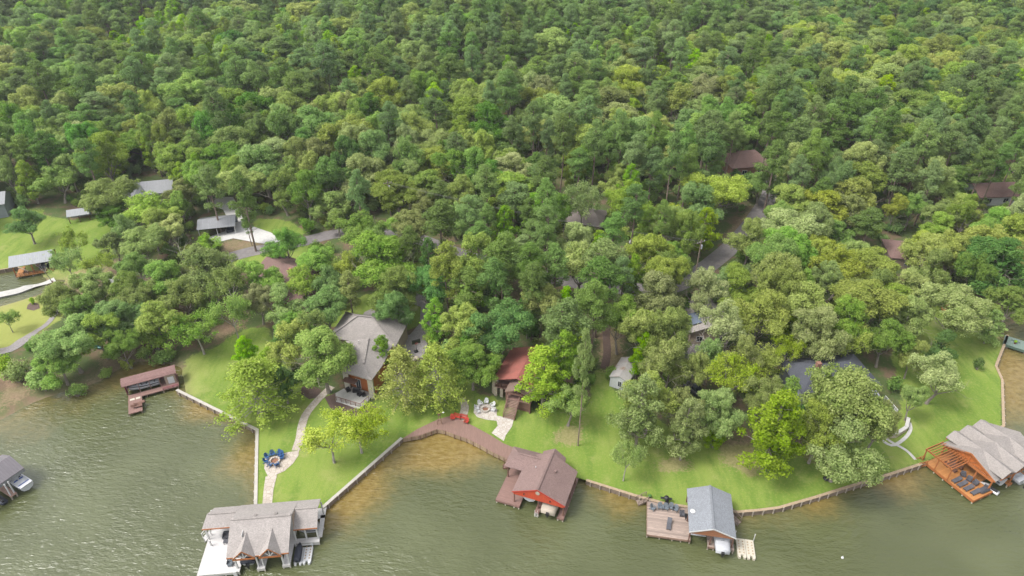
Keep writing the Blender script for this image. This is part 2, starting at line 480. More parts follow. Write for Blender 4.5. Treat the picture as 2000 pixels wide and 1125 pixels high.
keep &= seg_dist(P, 'wn') > .55
P = P[keep]
pts = [Vector(p) for p in poly] + [Vector(p) for p in P]
n = len(poly)
VV, _, FF, *_ = delaunay_2d_cdt(pts, [], [list(range(n))], 1, 1e-4)
V2 = np.array([tuple(v) for v in VV]); Z = height(V2)
me = bpy.data.meshes.new('ground')
FF = [tuple(f) for f in FF]
def ccw(f):
    a, b, c = V2[f[0]], V2[f[1]], V2[f[2]]
    return f if (b[0]-a[0])*(c[1]-a[1]) - (b[1]-a[1])*(c[0]-a[0]) > 0 else f[::-1]
me.from_pydata([(a[0], a[1], z) for a, z in zip(V2, Z)], [], [ccw(f) for f in FF])
me.polygons.foreach_set('use_smooth', [True]*len(me.polygons))
LAWNS = [gpoly(q) for q in (
  # peninsula, cabin lot and the two lots to its right
  [(345,762),(440,809),(502,840),(499,990),(630,992),(785,856),(852,838),(985,893),(1145,938),(1240,968),(1300,984),(1440,1000),(1520,992),(1660,950),(1800,906),(1960,832),
   (1957,742),(1945,715),(1968,655),(1955,628),(1890,565),(1840,600),(1790,640),(1735,690),(1760,760),(1755,850),(1700,850),(1590,880),(1520,850),(1440,870),(1340,850),(1260,800),(1190,758),(1170,680),(1150,790),(1020,800),(955,770),(940,770),(905,720),(830,700),(720,790),(600,760),(560,720),(520,640),(480,640),(440,665),(420,680),(360,700)],
  [(-60,430),(60,415),(140,430),(215,420),(222,470),(205,540),(160,560),(100,545),(62,531),(-60,528)],
  [(-40,592),(40,575),(110,585),(135,608),(100,640),(0,690),(-60,690)],
  [(700,580),(800,560),(835,590),(815,640),(770,650),(720,610),(660,640),(600,640)],
  [(560,430),(500,425),(490,455),(520,470),(600,455)],
  [(440,500),(520,490),(640,475),(560,520),(470,530)],
  [(1790,560),(1900,560),(1940,640),(1850,640)],
  [(800,520),(840,500),(850,560),(820,580)])]
DIRTS = [gpoly(q) for q in (
  [(210,650),(330,560),(400,590),(350,680),(330,700),(280,705),(230,720),(190,700)],
  [(405,620),(480,565),(520,560),(470,640),(420,670)],
  [(440,470),(520,468),(530,485),(470,495),(430,500)],
  [(120,545),(230,505),(250,560),(160,590)],
  [(1165,640),(1210,640),(1230,720),(1180,730)],
  [(1400,860),(1490,860),(1480,930),(1420,925)],[(1270,905),(1350,890),(1360,915),(1290,930)],
  [(1560,850),(1650,880),(1640,920),(1570,900)], [(1080,840),(1130,820),(1140,860),(1090,880)],
  [(0,800),(60,770),(70,730),(0,700)], [(150,770),(220,700),(260,700),(200,745)],
  [(1960,640),(2000,620),(2050,640),(1990,650)], [(970,580),(1020,560),(1010,610),(975,620)], [(1400,470),(1470,400),(1500,420),(1440,470)])]
lw = zone(V2, LAWNS); dt = zone(V2, DIRTS)
# soften the edges of the zones by averaging over the mesh edges a few times
E_ = np.empty(len(me.edges)*2, np.int32); me.edges.foreach_get('vertices', E_); E_ = E_.reshape(-1, 2)
def soften(a, it=2):
    deg = np.bincount(E_.ravel(), minlength=len(a)).astype(float)
    for _ in range(it):
        s = np.zeros_like(a); np.add.at(s, E_[:, 0], a[E_[:, 1]]); np.add.at(s, E_[:, 1], a[E_[:, 0]]); a = .5*a + .5*s/np.maximum(deg, 1)
    return a
for nm, arr in (('lawn', soften(lw)), ('dirt', soften(dt, 3)), ('shore', np.exp(-seg_dist(V2, 'n')/2.2))):
    a = me.attributes.new(nm, 'FLOAT', 'POINT'); a.data.foreach_set('value', arr.astype(np.float32))
yl = zone(V2, [LAWNS[2]]); a = me.attributes.new('dry', 'FLOAT', 'POINT'); a.data.foreach_set('value', soften(yl).astype(np.float32))

m, nt, out = nodes('ground')
def attr(nm):
    q = nt.nodes.new('ShaderNodeAttribute'); q.attribute_name = nm; return q.outputs['Fac']
nb = noise(nt, .22, 5, .65); nf = noise(nt, 2.2, 4, .7); nbig = noise(nt, .05, 3, .55); nst = noise(nt, .5, 3, .6, stretch=(1.0, .22, 1))
n3 = noise(nt, 9, 3, .7)
floor_ = mixc(nt, ramp01(nt, nb, .36, .56), (.135,.095,.062), (.065,.095,.03))
floor_ = mixc(nt, math_(nt, 'MULTIPLY', ramp01(nt, nf, .5, .75), .5), floor_, (.19,.14,.09))
g = mixc(nt, ramp01(nt, nbig, .38, .62), (.148,.205,.036), (.210,.252,.058))
g = mixc(nt, math_(nt, 'MULTIPLY', ramp01(nt, nst, .40, .64), .7), g, (.085,.145,.022))
g = mixc(nt, math_(nt, 'MULTIPLY', ramp01(nt, nb, .52, .75), .75), g, (.31,.285,.11))
g = mixc(nt, math_(nt, 'MULTIPLY', ramp01(nt, nf, .46, .66), .55), g, (.25,.25,.08))
g = mixc(nt, math_(nt, 'MULTIPLY', ramp01(nt, n3, .35, .6), .6), g, (.10,.18,.025))
g = mixc(nt, math_(nt, 'MULTIPLY', attr('dry'), .75), g, (.25,.255,.075))
lf = ramp01(nt, math_(nt, 'ADD', attr('lawn'), math_(nt, 'MULTIPLY', math_(nt, 'SUBTRACT', nf, .5), .9)), .38, .62)
c = mixc(nt, lf, floor_, g)
d_ = mixc(nt, ramp01(nt, nf, .35, .65), (.20,.135,.09), (.30,.205,.14))
df = ramp01(nt, math_(nt, 'ADD', math_(nt, 'ADD', attr('dirt'), math_(nt, 'MULTIPLY', math_(nt, 'SUBTRACT', nf, .5), 1.3)), math_(nt, 'MULTIPLY', math_(nt, 'SUBTRACT', nb, .5), 1.5)), .35, .7)
c = mixc(nt, math_(nt, 'MULTIPLY', df, .52), c, d_)
c = mixc(nt, math_(nt, 'MULTIPLY', attr('shore'), .8), c, mixc(nt, nf, (.17,.12,.08), (.33,.25,.16)))
b = N(nt, 'ShaderNodeBsdfPrincipled', Roughness=1.0); b.inputs['Specular IOR Level'].default_value = .1
nt.links.new(c, b.inputs['Base Color'])
bp = N(nt, 'ShaderNodeBump', Strength=.5, Distance=.12); nt.links.new(nf, bp.inputs['Height']); nt.links.new(bp.outputs[0], b.inputs['Normal'])
nt.links.new(b.outputs[0], out.inputs[0])
me.materials.append(m)
go = bpy.data.objects.new('ground', me); COL.objects.link(go); go['kind'] = 'structure'

# ------------------------------------------------------------------ lake
xs = np.concatenate([np.arange(-660, -150, 30), np.arange(-150, 150, 1.6), np.arange(150, 661, 30)])
ys = np.concatenate([np.arange(-120, 40, 20), np.arange(40, 160, 1.6), np.arange(160, 260, 25)])
X, Y = np.meshgrid(xs, ys); W2 = np.stack([X.ravel(), Y.ravel()], 1)
nx, ny = len(xs), len(ys)
idx = np.arange(nx*ny).reshape(ny, nx)
quads = np.stack([idx[:-1, :-1], idx[:-1, 1:], idx[1:, 1:], idx[1:, :-1]], -1).reshape(-1, 4)
mw = bpy.data.meshes.new('lake'); mw.from_pydata([(a, b_, 0) for a, b_ in W2], [], quads.tolist())
dw = np.minimum(seg_dist(W2, 'w'), seg_dist(W2, 'n'))
sh_ = .5*np.exp(-dw/3.6)
for px, py, r, s in ((880,880,7,1.0),(700,945,7,.75),(820,890,5,.6),(70,840,6,.35),(270,735,6,.5),(170,790,6,.2),(1975,720,8,1.0),(1990,790,7,.6),(1200,985,4,.5),(470,900,6,.5),(660,1000,6,.6),(390,800,5,.5),(20,560,9,-.3),(1760,940,5,.55),(1600,990,4,.4)):
    gx, gy = G0(px, py, 0); sh_ += s*np.exp(-((W2[:, 0]-gx)**2 + (W2[:, 1]-gy)**2)/(2*(r*.6)**2))
a = mw.attributes.new('shallow', 'FLOAT', 'POINT'); a.data.foreach_set('value', np.clip(sh_, 0, 1.3).astype(np.float32))
m, nt, out = nodes('lake')
at = nt.nodes.new('ShaderNodeAttribute'); at.attribute_name = 'shallow'
nw = noise(nt, .18, 4, .6); nv = noise(nt, .9, 3, .6)
sf = ramp01(nt, math_(nt, 'ADD', at.outputs['Fac'], math_(nt, 'MULTIPLY', math_(nt, 'ADD', math_(nt, 'MULTIPLY', math_(nt, 'SUBTRACT', nw, .5), .6), math_(nt, 'MULTIPLY', math_(nt, 'SUBTRACT', nv, .5), .3)), 1.0)), .12, 1.05)
deep = mixc(nt, ramp01(nt, noise(nt, .04, 2), .4, .6), (.062,.070,.027), (.080,.089,.038))
c = mixc(nt, sf, deep, mixc(nt, ramp01(nt, nv, .3, .7), (.148,.100,.024), (.195,.142,.048)))
b = N(nt, 'ShaderNodeBsdfPrincipled', Roughness=.09, IOR=1.33); b.inputs['Specular IOR Level'].default_value = 1.0
nt.links.new(c, b.inputs['Base Color'])
tc = nt.nodes.new('ShaderNodeTexCoord')
mp = nt.nodes.new('ShaderNodeMapping'); mp.inputs['Rotation'].default_value = (0, 0, R(24)); mp.inputs['Scale'].default_value = (.42, 1.0, 1)
nt.links.new(tc.outputs['Object'], mp.inputs[0])
w1 = noise(nt, 1.5, 2, .5, vec=mp.outputs[0]); w2 = noise(nt, 4.2, 3, .6, vec=mp.outputs[0])
mp2 = nt.nodes.new('ShaderNodeMapping'); mp2.inputs['Rotation'].default_value = (0, 0, R(-18)); mp2.inputs['Scale'].default_value = (.6, 1.2, 1)
nt.links.new(tc.outputs['Object'], mp2.inputs[0]); w3 = noise(nt, .7, 3, .55, vec=mp2.outputs[0])
hsum = math_(nt, 'ADD', math_(nt, 'MULTIPLY', w1, .8), math_(nt, 'ADD', math_(nt, 'MULTIPLY', w2, .35), math_(nt, 'MULTIPLY', w3, .6)))
gust = ramp01(nt, noise(nt, .035, 3, .6, stretch=(1, 1.8, 1)), .3, .7)
bp = N(nt, 'ShaderNodeBump', Distance=.3); nt.links.new(math_(nt, 'ADD', math_(nt, 'MULTIPLY', gust, .5), .5), bp.inputs['Strength'])
nt.links.new(hsum, bp.inputs['Height']); nt.links.new(bp.outputs[0], b.inputs['Normal'])
nt.links.new(b.outputs[0], out.inputs[0]); mw.materials.append(m)
wo = bpy.data.objects.new('lake_water', mw); COL.objects.link(wo); wo['kind'] = 'structure'

# ------------------------------------------------------------------ roads, drives, paths (each a sheet just above the ground)
def road(name, px, width, mat, dz=.05, step=1.5, k=4):
    return sheet(name, ribbon(smooth_line([on_ground(*p) for p in px], k), width), mat, dz, step)
road('road', [(330,545),(420,512),(480,494),(540,482),(600,470),(650,458),(720,452),(800,462),(880,490),(960,515),(1060,540),(1180,560),(1290,565),(1345,545),(1395,510),(1440,470),(1480,420),(1505,375),(1500,345)], 4.6, ASPH, .06, 2)
sheet('concrete_driveway', gpoly([(432,385),(455,385),(466,405),(474,425),(492,442),(530,455),(548,470),(536,480),(500,474),(456,466),(440,470),(405,480),(390,470),(440,452),(446,430),(436,410),(405,398),(408,388)]), CONCW, .09, 1.5)
sheet('gravel_driveway', gpoly([(765,650),(800,655),(820,632),(822,600),(800,592),(780,575),(795,565),(830,580),(845,610),(842,650),(832,682),(826,700),(796,694),(770,668)]), GRAVEL, .10, 1.2)
sheet('gravel_turnaround', gpoly([(704,625),(712,610),(726,604),(740,612),(750,635),(745,645),(715,640)]), GRAVEL, .10, 1.2)
road('garden_path', [(648,755),(622,780),(600,806),(590,830),(586,855),(578,880)], 1.5, FLAG, .05, .8)
sheet('fire_ring_patio', gpoly([(518,895),(560,884),(584,880),(583,890),(572,906),(556,920),(541,927),(536,935),(524,932),(516,915)]), FLAG, .055, .8)
road('dock_path', [(530,930),(525,955),(522,985)], [1.9,1.6,1.5], FLAG, .05, .8)
sheet('cabin_patio', gpoly([(926,795),(940,788),(958,790),(971,800),(970,812),(984,815),(1003,820),(1000,833),(988,850),(984,862),(960,846),(972,832),(970,822),(950,820),(932,815),(925,806)]), FLAGW, .055, .7)
road('cabin_trail', [(902,778),(908,795),(904,812),(898,822)], [1.0,1.5,1.5,1.7], FLAG, .05, .8)
sheet('house_patio_bed', gpoly([(634,776),(645,797),(665,808),(700,817),(714,808),(738,797),(722,788),(690,786),(655,768)]), MULCH, .04, 1.0)
sheet('oak_mulch_bed', gpoly([(586,768),(604,780),(622,776),(628,762),(610,752),(590,756)]), MULCH, .04, 1.0)
road('stepping_stones', [(1788,898),(1770,880),(1745,866),(1728,855)], .55, CONC, .05, .5)
road('lakeside_path', [(1710,850),(1740,870),(1765,858),(1778,840),(1776,825)], .6, CONC, .06, .5)
road('beach_walk', [(-30,586),(30,572),(70,560),(108,548)], 1.6, CONC, .35, 1)
road('curved_walk', [(120,596),(95,630),(70,648),(45,665),(20,682),(-20,690)], [1.2,1.2,1.5,2.4,2.2,2.0], GRAVEL, .07, 1)
sheet('tree_bed', gpoly([(54,596),(62,590),(76,594),(78,602),(66,607),(52,604)]), MULCH, .05, .8)
sheet('white_parking_pad', gpoly([(208,548),(236,535),(250,552),(240,565),(215,570)]), CONCW, .07, 1.2)
road('back_trail', [(1180,720),(1186,690),(1184,650),(1190,620)], 1.6, MULCH, .05, 1)
# ------------------------------------------------------------------ tree forms: each is a crown of leaf sprays and a branching trunk
def unit(v): return v/np.maximum(np.linalg.norm(v, axis=-1, keepdims=True), 1e-9)
def rdir(n, up=0.0):
    d = unit(RNG.normal(size=(n, 3))); d[:, 2] += up; return unit(d)

def leaf_mesh(name, pos, nrm, size, t):
    n = len(pos); ref = RNG.normal(size=(n, 3)); a = unit(np.cross(nrm, ref)); b = np.cross(nrm, a)
    a = a*size[:, None]*.5; b = b*(size*RNG.uniform(.45, .95, n))[:, None]*.5
    droop = nrm*(size*.22)[:, None]
    V = np.stack([pos - a - droop, pos - b*1.1, pos + a - droop, pos + b*1.1], 1).reshape(-1, 3)
    me = bpy.data.meshes.new(name); me.vertices.add(n*4); me.vertices.foreach_set('co', V.ravel().astype(np.float32))
    me.loops.add(n*4); me.loops.foreach_set('vertex_index', np.arange(n*4, dtype=np.int32))
    me.polygons.add(n); me.polygons.foreach_set('loop_start', np.arange(0, n*4, 4, dtype=np.int32))
    me.update(calc_edges=True)
    at = me.attributes.new('t', 'FLOAT', 'FACE'); at.data.foreach_set('value', np.clip(t, 0, 1).astype(np.float32))
    return me

def clumps_to_leaves(C, rad, nper, flat=1.0, size=(.28, .5), up=.35, jit=.55, shell=(.6, 1.05), tvar=.22, radial=None):
    P, Nn, S, T = [], [], [], []
    for c, r in zip(C, rad):
        n = max(6, int(nper*r*r)); d = rdir(n, up)
        rr = r*RNG.uniform(shell[0], shell[1], (n, 1)); off = d*rr; off[:, 2] *= flat
        off *= 1 + .22*np.sin(d[:, :1]*6 + c[0]) * np.cos(d[:, 1:2]*5 + c[1])
        if radial is not None:      # stretch the spray along its limb
            h = np.array([c[0], c[1], -radial[1]*np.hypot(c[0], c[1])]); h = h/max(np.linalg.norm(h), 1e-6)
            off = off + np.outer((off @ h)*radial[0], h)
        P.append(c + off); Nn.append(unit(d + RNG.normal(size=(n, 3))*jit + [0, 0, .25])); S.append(RNG.uniform(size[0], size[1], n))
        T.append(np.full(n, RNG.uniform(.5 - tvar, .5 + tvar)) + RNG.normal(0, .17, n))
    return np.concatenate(P), np.concatenate(Nn), np.concatenate(S), np.concatenate(T)

def limb(mb, p, d, L, r, depth, ends, bend=.35, k=3):
    p = Vector(p); d = Vector(d).normalized(); seg = 3
    for i in range(seg):
        q = p + d*(L/seg); r2 = r*(1 - .22)
        mb.tube(p, q, r, r2, 6 if r > .1 else 4, cap=False); p = q; r = r2
        d = (d + Vector(RNG.normal(size=3))*bend*.35 + Vector((0, 0, .08))).normalized()
    ends.append(tuple(p))
    if depth <= 0: return
    for i in range(k):
        dd = (d + Vector(RNG.normal(size=3))*.75); dd.z = abs(dd.z)*.6 + .12
        limb(mb, p, dd, L*.68, r*.68, depth-1, ends, bend, 2)

FORM = {}     # form name -> list of (crown leaf arrays, trunk MB)
def oak_form(H=16., Wd=10., spread=.36, nclump=46, full=1.0, seed=0):
    mb = MB(); ends = []
    tb = H*RNG.uniform(.2, .28); lean = Vector((RNG.normal()*.35, RNG.normal()*.35, 0))
    p = Vector((0, 0, -.5)); r = .34
    for i in range(4):
        q = lean*((i+1)/4)*1.2 + Vector((0, 0, tb*(i+1)/4)); mb.tube(p, q, r*(1.35 if i == 0 else 1), r*.92, 8, cap=False); p = q; r *= .92
    for i in range(5):
        a = 2*PI*i/5 + RNG.uniform(0, .8); limb(mb, p, (math.cos(a)*.8, math.sin(a)*.8, 1.0), H*.26, r*.55, 2, ends)
    limb(mb, p, (0, 0, 1), H*.34, r*.7, 1, ends)
    C, rad = [], []
    zc = H*.60; nl = max(5, nclump//7); a0 = RNG.uniform(0, 6.28); core = []
    for l in range(nl):                                    # lobes: each limb carries its own rounded head of foliage
        top = l == nl-1
        a = a0 + l*2*PI/(nl-1) + RNG.normal()*.35; q = 0 if top else Wd*.5*RNG.uniform(.44, .80)
        lc = np.array([math.cos(a)*q, math.sin(a)*q, H*(.80 if top else RNG.uniform(.40, .76))]); lr = Wd*RNG.uniform(.165, .255)
        for k in range(int(9*lr)):
            d = rdir(1, .28)[0]; c = lc + d*lr*RNG.uniform(.65, 1.0)*np.array([1, 1, .95])
            if c[2] < H*.22: continue
            C.append(c); rad.append(RNG.uniform(.62, 1.25))
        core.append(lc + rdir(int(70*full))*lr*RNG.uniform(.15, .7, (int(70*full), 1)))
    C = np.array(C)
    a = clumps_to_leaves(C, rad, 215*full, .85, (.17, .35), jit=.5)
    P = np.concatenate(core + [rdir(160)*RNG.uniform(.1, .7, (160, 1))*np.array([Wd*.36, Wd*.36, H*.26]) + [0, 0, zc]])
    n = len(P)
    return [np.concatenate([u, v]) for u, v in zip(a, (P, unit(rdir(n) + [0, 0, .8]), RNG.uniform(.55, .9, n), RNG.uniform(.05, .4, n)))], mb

def pine_form(H=20., Wd=8., seed=0, base=.42):
    mb = MB(); p = Vector((0, 0, -.5)); r = .28; n = 7; wob = RNG.normal(size=2)*.3
    for i in range(n):
        f = (i+1)/n; q = Vector((wob[0]*math.sin(f*3), wob[1]*math.sin(f*2.2), H*.93*f)); mb.tube(p, q, r, r*.87, 7, cap=False); p = q; r *= .87
    C, rad = [], []
    for k in range(40):
        f = RNG.uniform(0, 1)**.85; z = H*(base + (1-base)*f*.96)
        prof = math.sin(PI*min(1, .20 + .80*f))**.75 if f > .3 else .55 + f*1.2
        a = RNG.uniform(0, 2*PI); rr = Wd*.5*.85*prof*RNG.uniform(.25, 1)**.55
        c = np.array([math.cos(a)*rr, math.sin(a)*rr, z + RNG.normal()*.3])
        C.append(c); rad.append(RNG.uniform(.75, 1.4))
        if rr > .7: mb.tube((wob[0]*math.sin(f*3)*.9, 0, z - .35), tuple(c), .085, .03, 4, cap=False)
    for k in range(7):                                        # dead snags below the crown
        z = H*RNG.uniform(base*.55, base); a = RNG.uniform(0, 2*PI); L = RNG.uniform(.8, 2.2)
        mb.tube((0, 0, z), (math.cos(a)*L, math.sin(a)*L, z + L*.15), .05, .02, 4, cap=False)
    a = clumps_to_leaves(np.array(C), rad, 210, .62, (.16, .34), up=.45, jit=.75, tvar=.15)
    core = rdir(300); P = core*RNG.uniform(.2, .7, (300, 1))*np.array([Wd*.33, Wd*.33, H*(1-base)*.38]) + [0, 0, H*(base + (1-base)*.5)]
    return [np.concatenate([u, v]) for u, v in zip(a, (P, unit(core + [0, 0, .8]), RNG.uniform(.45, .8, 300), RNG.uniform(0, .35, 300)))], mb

def gum_form(H=15., Wd=8., seed=0, loose=1.0, zb=.16):
    mb = MB(); p = Vector((0, 0, -.5)); r = .25
    for i in range(6):
        q = Vector((RNG.normal()*.08, RNG.normal()*.08, H*.9*(i+1)/6)); mb.tube(p, q, r, r*.82, 7, cap=False); p = q; r *= .82
    C, rad = [], []
    for k in range(58):
        f = (k + RNG.uniform())/58; z = H*(zb + (.97-zb)*f); prof = (1 - f**1.7)**.6*min(1, .58 + f*2.0)*(1 + .18*math.sin(k*1.9 + seed))
        a = k*2.39996 + RNG.normal()*.5; rr = Wd*.5*.88*prof*RNG.uniform(.45, 1.05)
        c = np.array([math.cos(a)*rr, math.sin(a)*rr, z]); C.append(c); rad.append(RNG.uniform(.62, 1.3)*(1 - .25*f))
        mb.tube((0, 0, z - rr*.45), tuple(c), .07*(1.2-f), .025, 4, cap=False)
    a = clumps_to_leaves(np.array(C), rad, 215*loose, .8, (.18, .36), up=.3)
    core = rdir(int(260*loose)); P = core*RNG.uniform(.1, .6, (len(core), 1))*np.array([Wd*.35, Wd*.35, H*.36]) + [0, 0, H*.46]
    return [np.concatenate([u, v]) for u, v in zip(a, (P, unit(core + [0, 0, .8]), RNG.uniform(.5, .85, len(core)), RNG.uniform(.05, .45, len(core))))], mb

def cypress_form(H=13., Wd=7.5, seed=0):
    mb = MB(); mb.tube((0, 0, -.5), (0, 0, H*.5), .36, .2, 8, cap=False); mb.tube((0, 0, H*.5), (0, 0, H*.95), .2, .05, 7, cap=False)
    C, rad = [], []
    for k in range(105):
        f = (k + RNG.uniform())/105; z = H*(.15 + .82*f); prof = (1 - f)**.7*min(1, .75 + f*2)
        a = k*2.39996 + RNG.normal()*.35; rr = Wd*.5*prof*RNG.uniform(.5, 1.02)
        c = np.array([math.cos(a)*rr, math.sin(a)*rr, z - rr*.18]); C.append(c); rad.append(RNG.uniform(.42, .8))
        mb.tube((0, 0, z), tuple(c), .05, .02, 4, cap=False)
    a = clumps_to_leaves(np.array(C), rad, 210, .42, (.15, .32), up=.15, jit=.8, shell=(.2, 1.15), radial=(.9, .35))
    return list(a), mb

def birch_form(H=9., Wd=6.5, seed=0, nclump=44, per=95):
    mb = MB(); ends = []
    limb(mb, (0, 0, -.3), (0, 0, 1), H*.36, .20, 0, ends, .2); p = ends[-1]
    for i in range(6):
        a = 2*PI*i/6 + RNG.uniform(0, .7); limb(mb, p, (math.cos(a)*.7, math.sin(a)*.7, 1.1), H*.26, .085, 2, ends, .5, 3)
    E = np.array(ends[1:]); C = E[RNG.integers(0, len(E), nclump)] + RNG.normal(size=(nclump, 3))*.55
    s = Wd*.5/np.percentile(np.hypot(C[:, 0], C[:, 1]), 92); C[:, :2] *= min(1.4, s)
    a = clumps_to_leaves(C, RNG.uniform(.45, .95, nclump), int(per*1.35), .9, (.14, .27), up=.1, jit=.9, shell=(.15, 1.1), tvar=.3)
    return list(a), mb

def bush_form(H=3., Wd=4., seed=0, n=16):
    mb = MB()
    C, rad = [], []
    for k in range(n):
        d = rdir(1, .5)[0]; c = d*np.array([Wd*.34, Wd*.34, H*.42])*RNG.uniform(.4, 1) + [0, 0, H*.42]; C.append(c); rad.append(RNG.uniform(.5, .9)*Wd/4)
        mb.tube((c[0]*.15, c[1]*.15, -.2), tuple(c), .05, .02, 4, cap=False)
    a = clumps_to_leaves(np.array(C), rad, 170, .9, (.16, .34), up=.3)
    return list(a), mb

def bare_form(H=12., seed=0):
    mb = MB(); ends = []
    limb(mb, (0, 0, -.4), (RNG.normal()*.1, RNG.normal()*.1, 1), H*.42, .22, 0, ends, .2); p = ends[-1]
    for i in range(4):
        a = 2*PI*i/4 + RNG.uniform(0, .8); limb(mb, p, (math.cos(a)*.6, math.sin(a)*.6, 1.0), H*.26, .11, 3, ends, .5, 2)
    C = np.array(ends[1:])[::7]
    return list(clumps_to_leaves(C, np.full(len(C), .35), 60, 1, (.14, .26), shell=(.1, 1))), mb

SPEC = {  # form: (builder kwargs list, nominal H, nominal width, crown-centre fraction, thing name, trunk material)
 'oak':    ([dict(seed=i, nclump=n, spread=s, full=f) for i, (n, s, f) in enumerate(((46,.36,1),(52,.34,1),(40,.37,.9),(56,.35,1.05),(34,.38,.72),(63,.36,1),(44,.34,.85),(50,.39,1)))], oak_form, 16, 10, .64, 'oak_tree', BARK),
 'pine':   ([dict(seed=i, base=b) for i, b in enumerate((.42,.5,.38,.46))], pine_form, 20, 8, .72, 'pine_tree', BARK_PINE),
 'gum':    ([dict(seed=i, zb=z) for i, z in enumerate((.16,.2,.14))], gum_form, 15, 8, .54, 'sweetgum_tree', BARK),
 'cypress':([dict(seed=i) for i in range(2)], cypress_form, 13, 7.5, .50, 'cypress_tree', BARK_PALE),
 'birch':  ([dict(seed=i, nclump=n, per=q) for i, (n, q) in enumerate(((74, 125), (60, 120), (84, 120)))], birch_form, 9, 6.5, .62, 'birch_tree', BARK_PALE),
 'bush':   ([dict(seed=i) for i in range(2)], bush_form, 3, 4, .45, 'bush', BARK),
 'bare':   ([dict(seed=i) for i in range(2)], bare_form, 12, 8, .62, 'bare_tree', BARK_PALE),
}
PROTO = {}
for f, (kws, fn, *_r) in SPEC.items():
    for i, kw in enumerate(kws):
        (P_, N_, S_, T_), mb = fn(**kw)
        PROTO[(f, i)] = (leaf_mesh('crown', P_, N_, S_, T_), mb.mesh('trunk', _r[-1]))
CROWN = {}
def crown_mesh(f, i, col):
    k = (f, i, col)
    if k not in CROWN:
        m = PROTO[(f, i)][0].copy(); m.materials.append(LEAF[col]); CROWN[k] = m
    return CROWN[k]

TREES = []   # (x, y, crown radius, height, z) of every tree placed so far
def plant(f, col, x, y, wd, H, label, group=None, cat=None, rot=None, lean=None):
    kws, fn, h0, w0, cf, name, bark = SPEC[f]; i = int(RNG.integers(len(kws)))
    z = hz(x, y); t = thing(name, label, cat or ('bush' if f == 'bush' else 'tree'), (x, y, z), RNG.uniform(0, 2*PI) if rot is None else rot, group)
    if lean: t.rotation_euler = (lean[0], lean[1], t.rotation_euler.z)
    t.scale = (wd/w0, wd/w0, H/h0)
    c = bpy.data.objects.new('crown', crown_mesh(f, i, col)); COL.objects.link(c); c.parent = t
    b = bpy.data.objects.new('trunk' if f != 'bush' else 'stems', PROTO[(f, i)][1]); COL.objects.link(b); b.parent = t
    TREES.append((x, y, wd/2, H, z)); return t

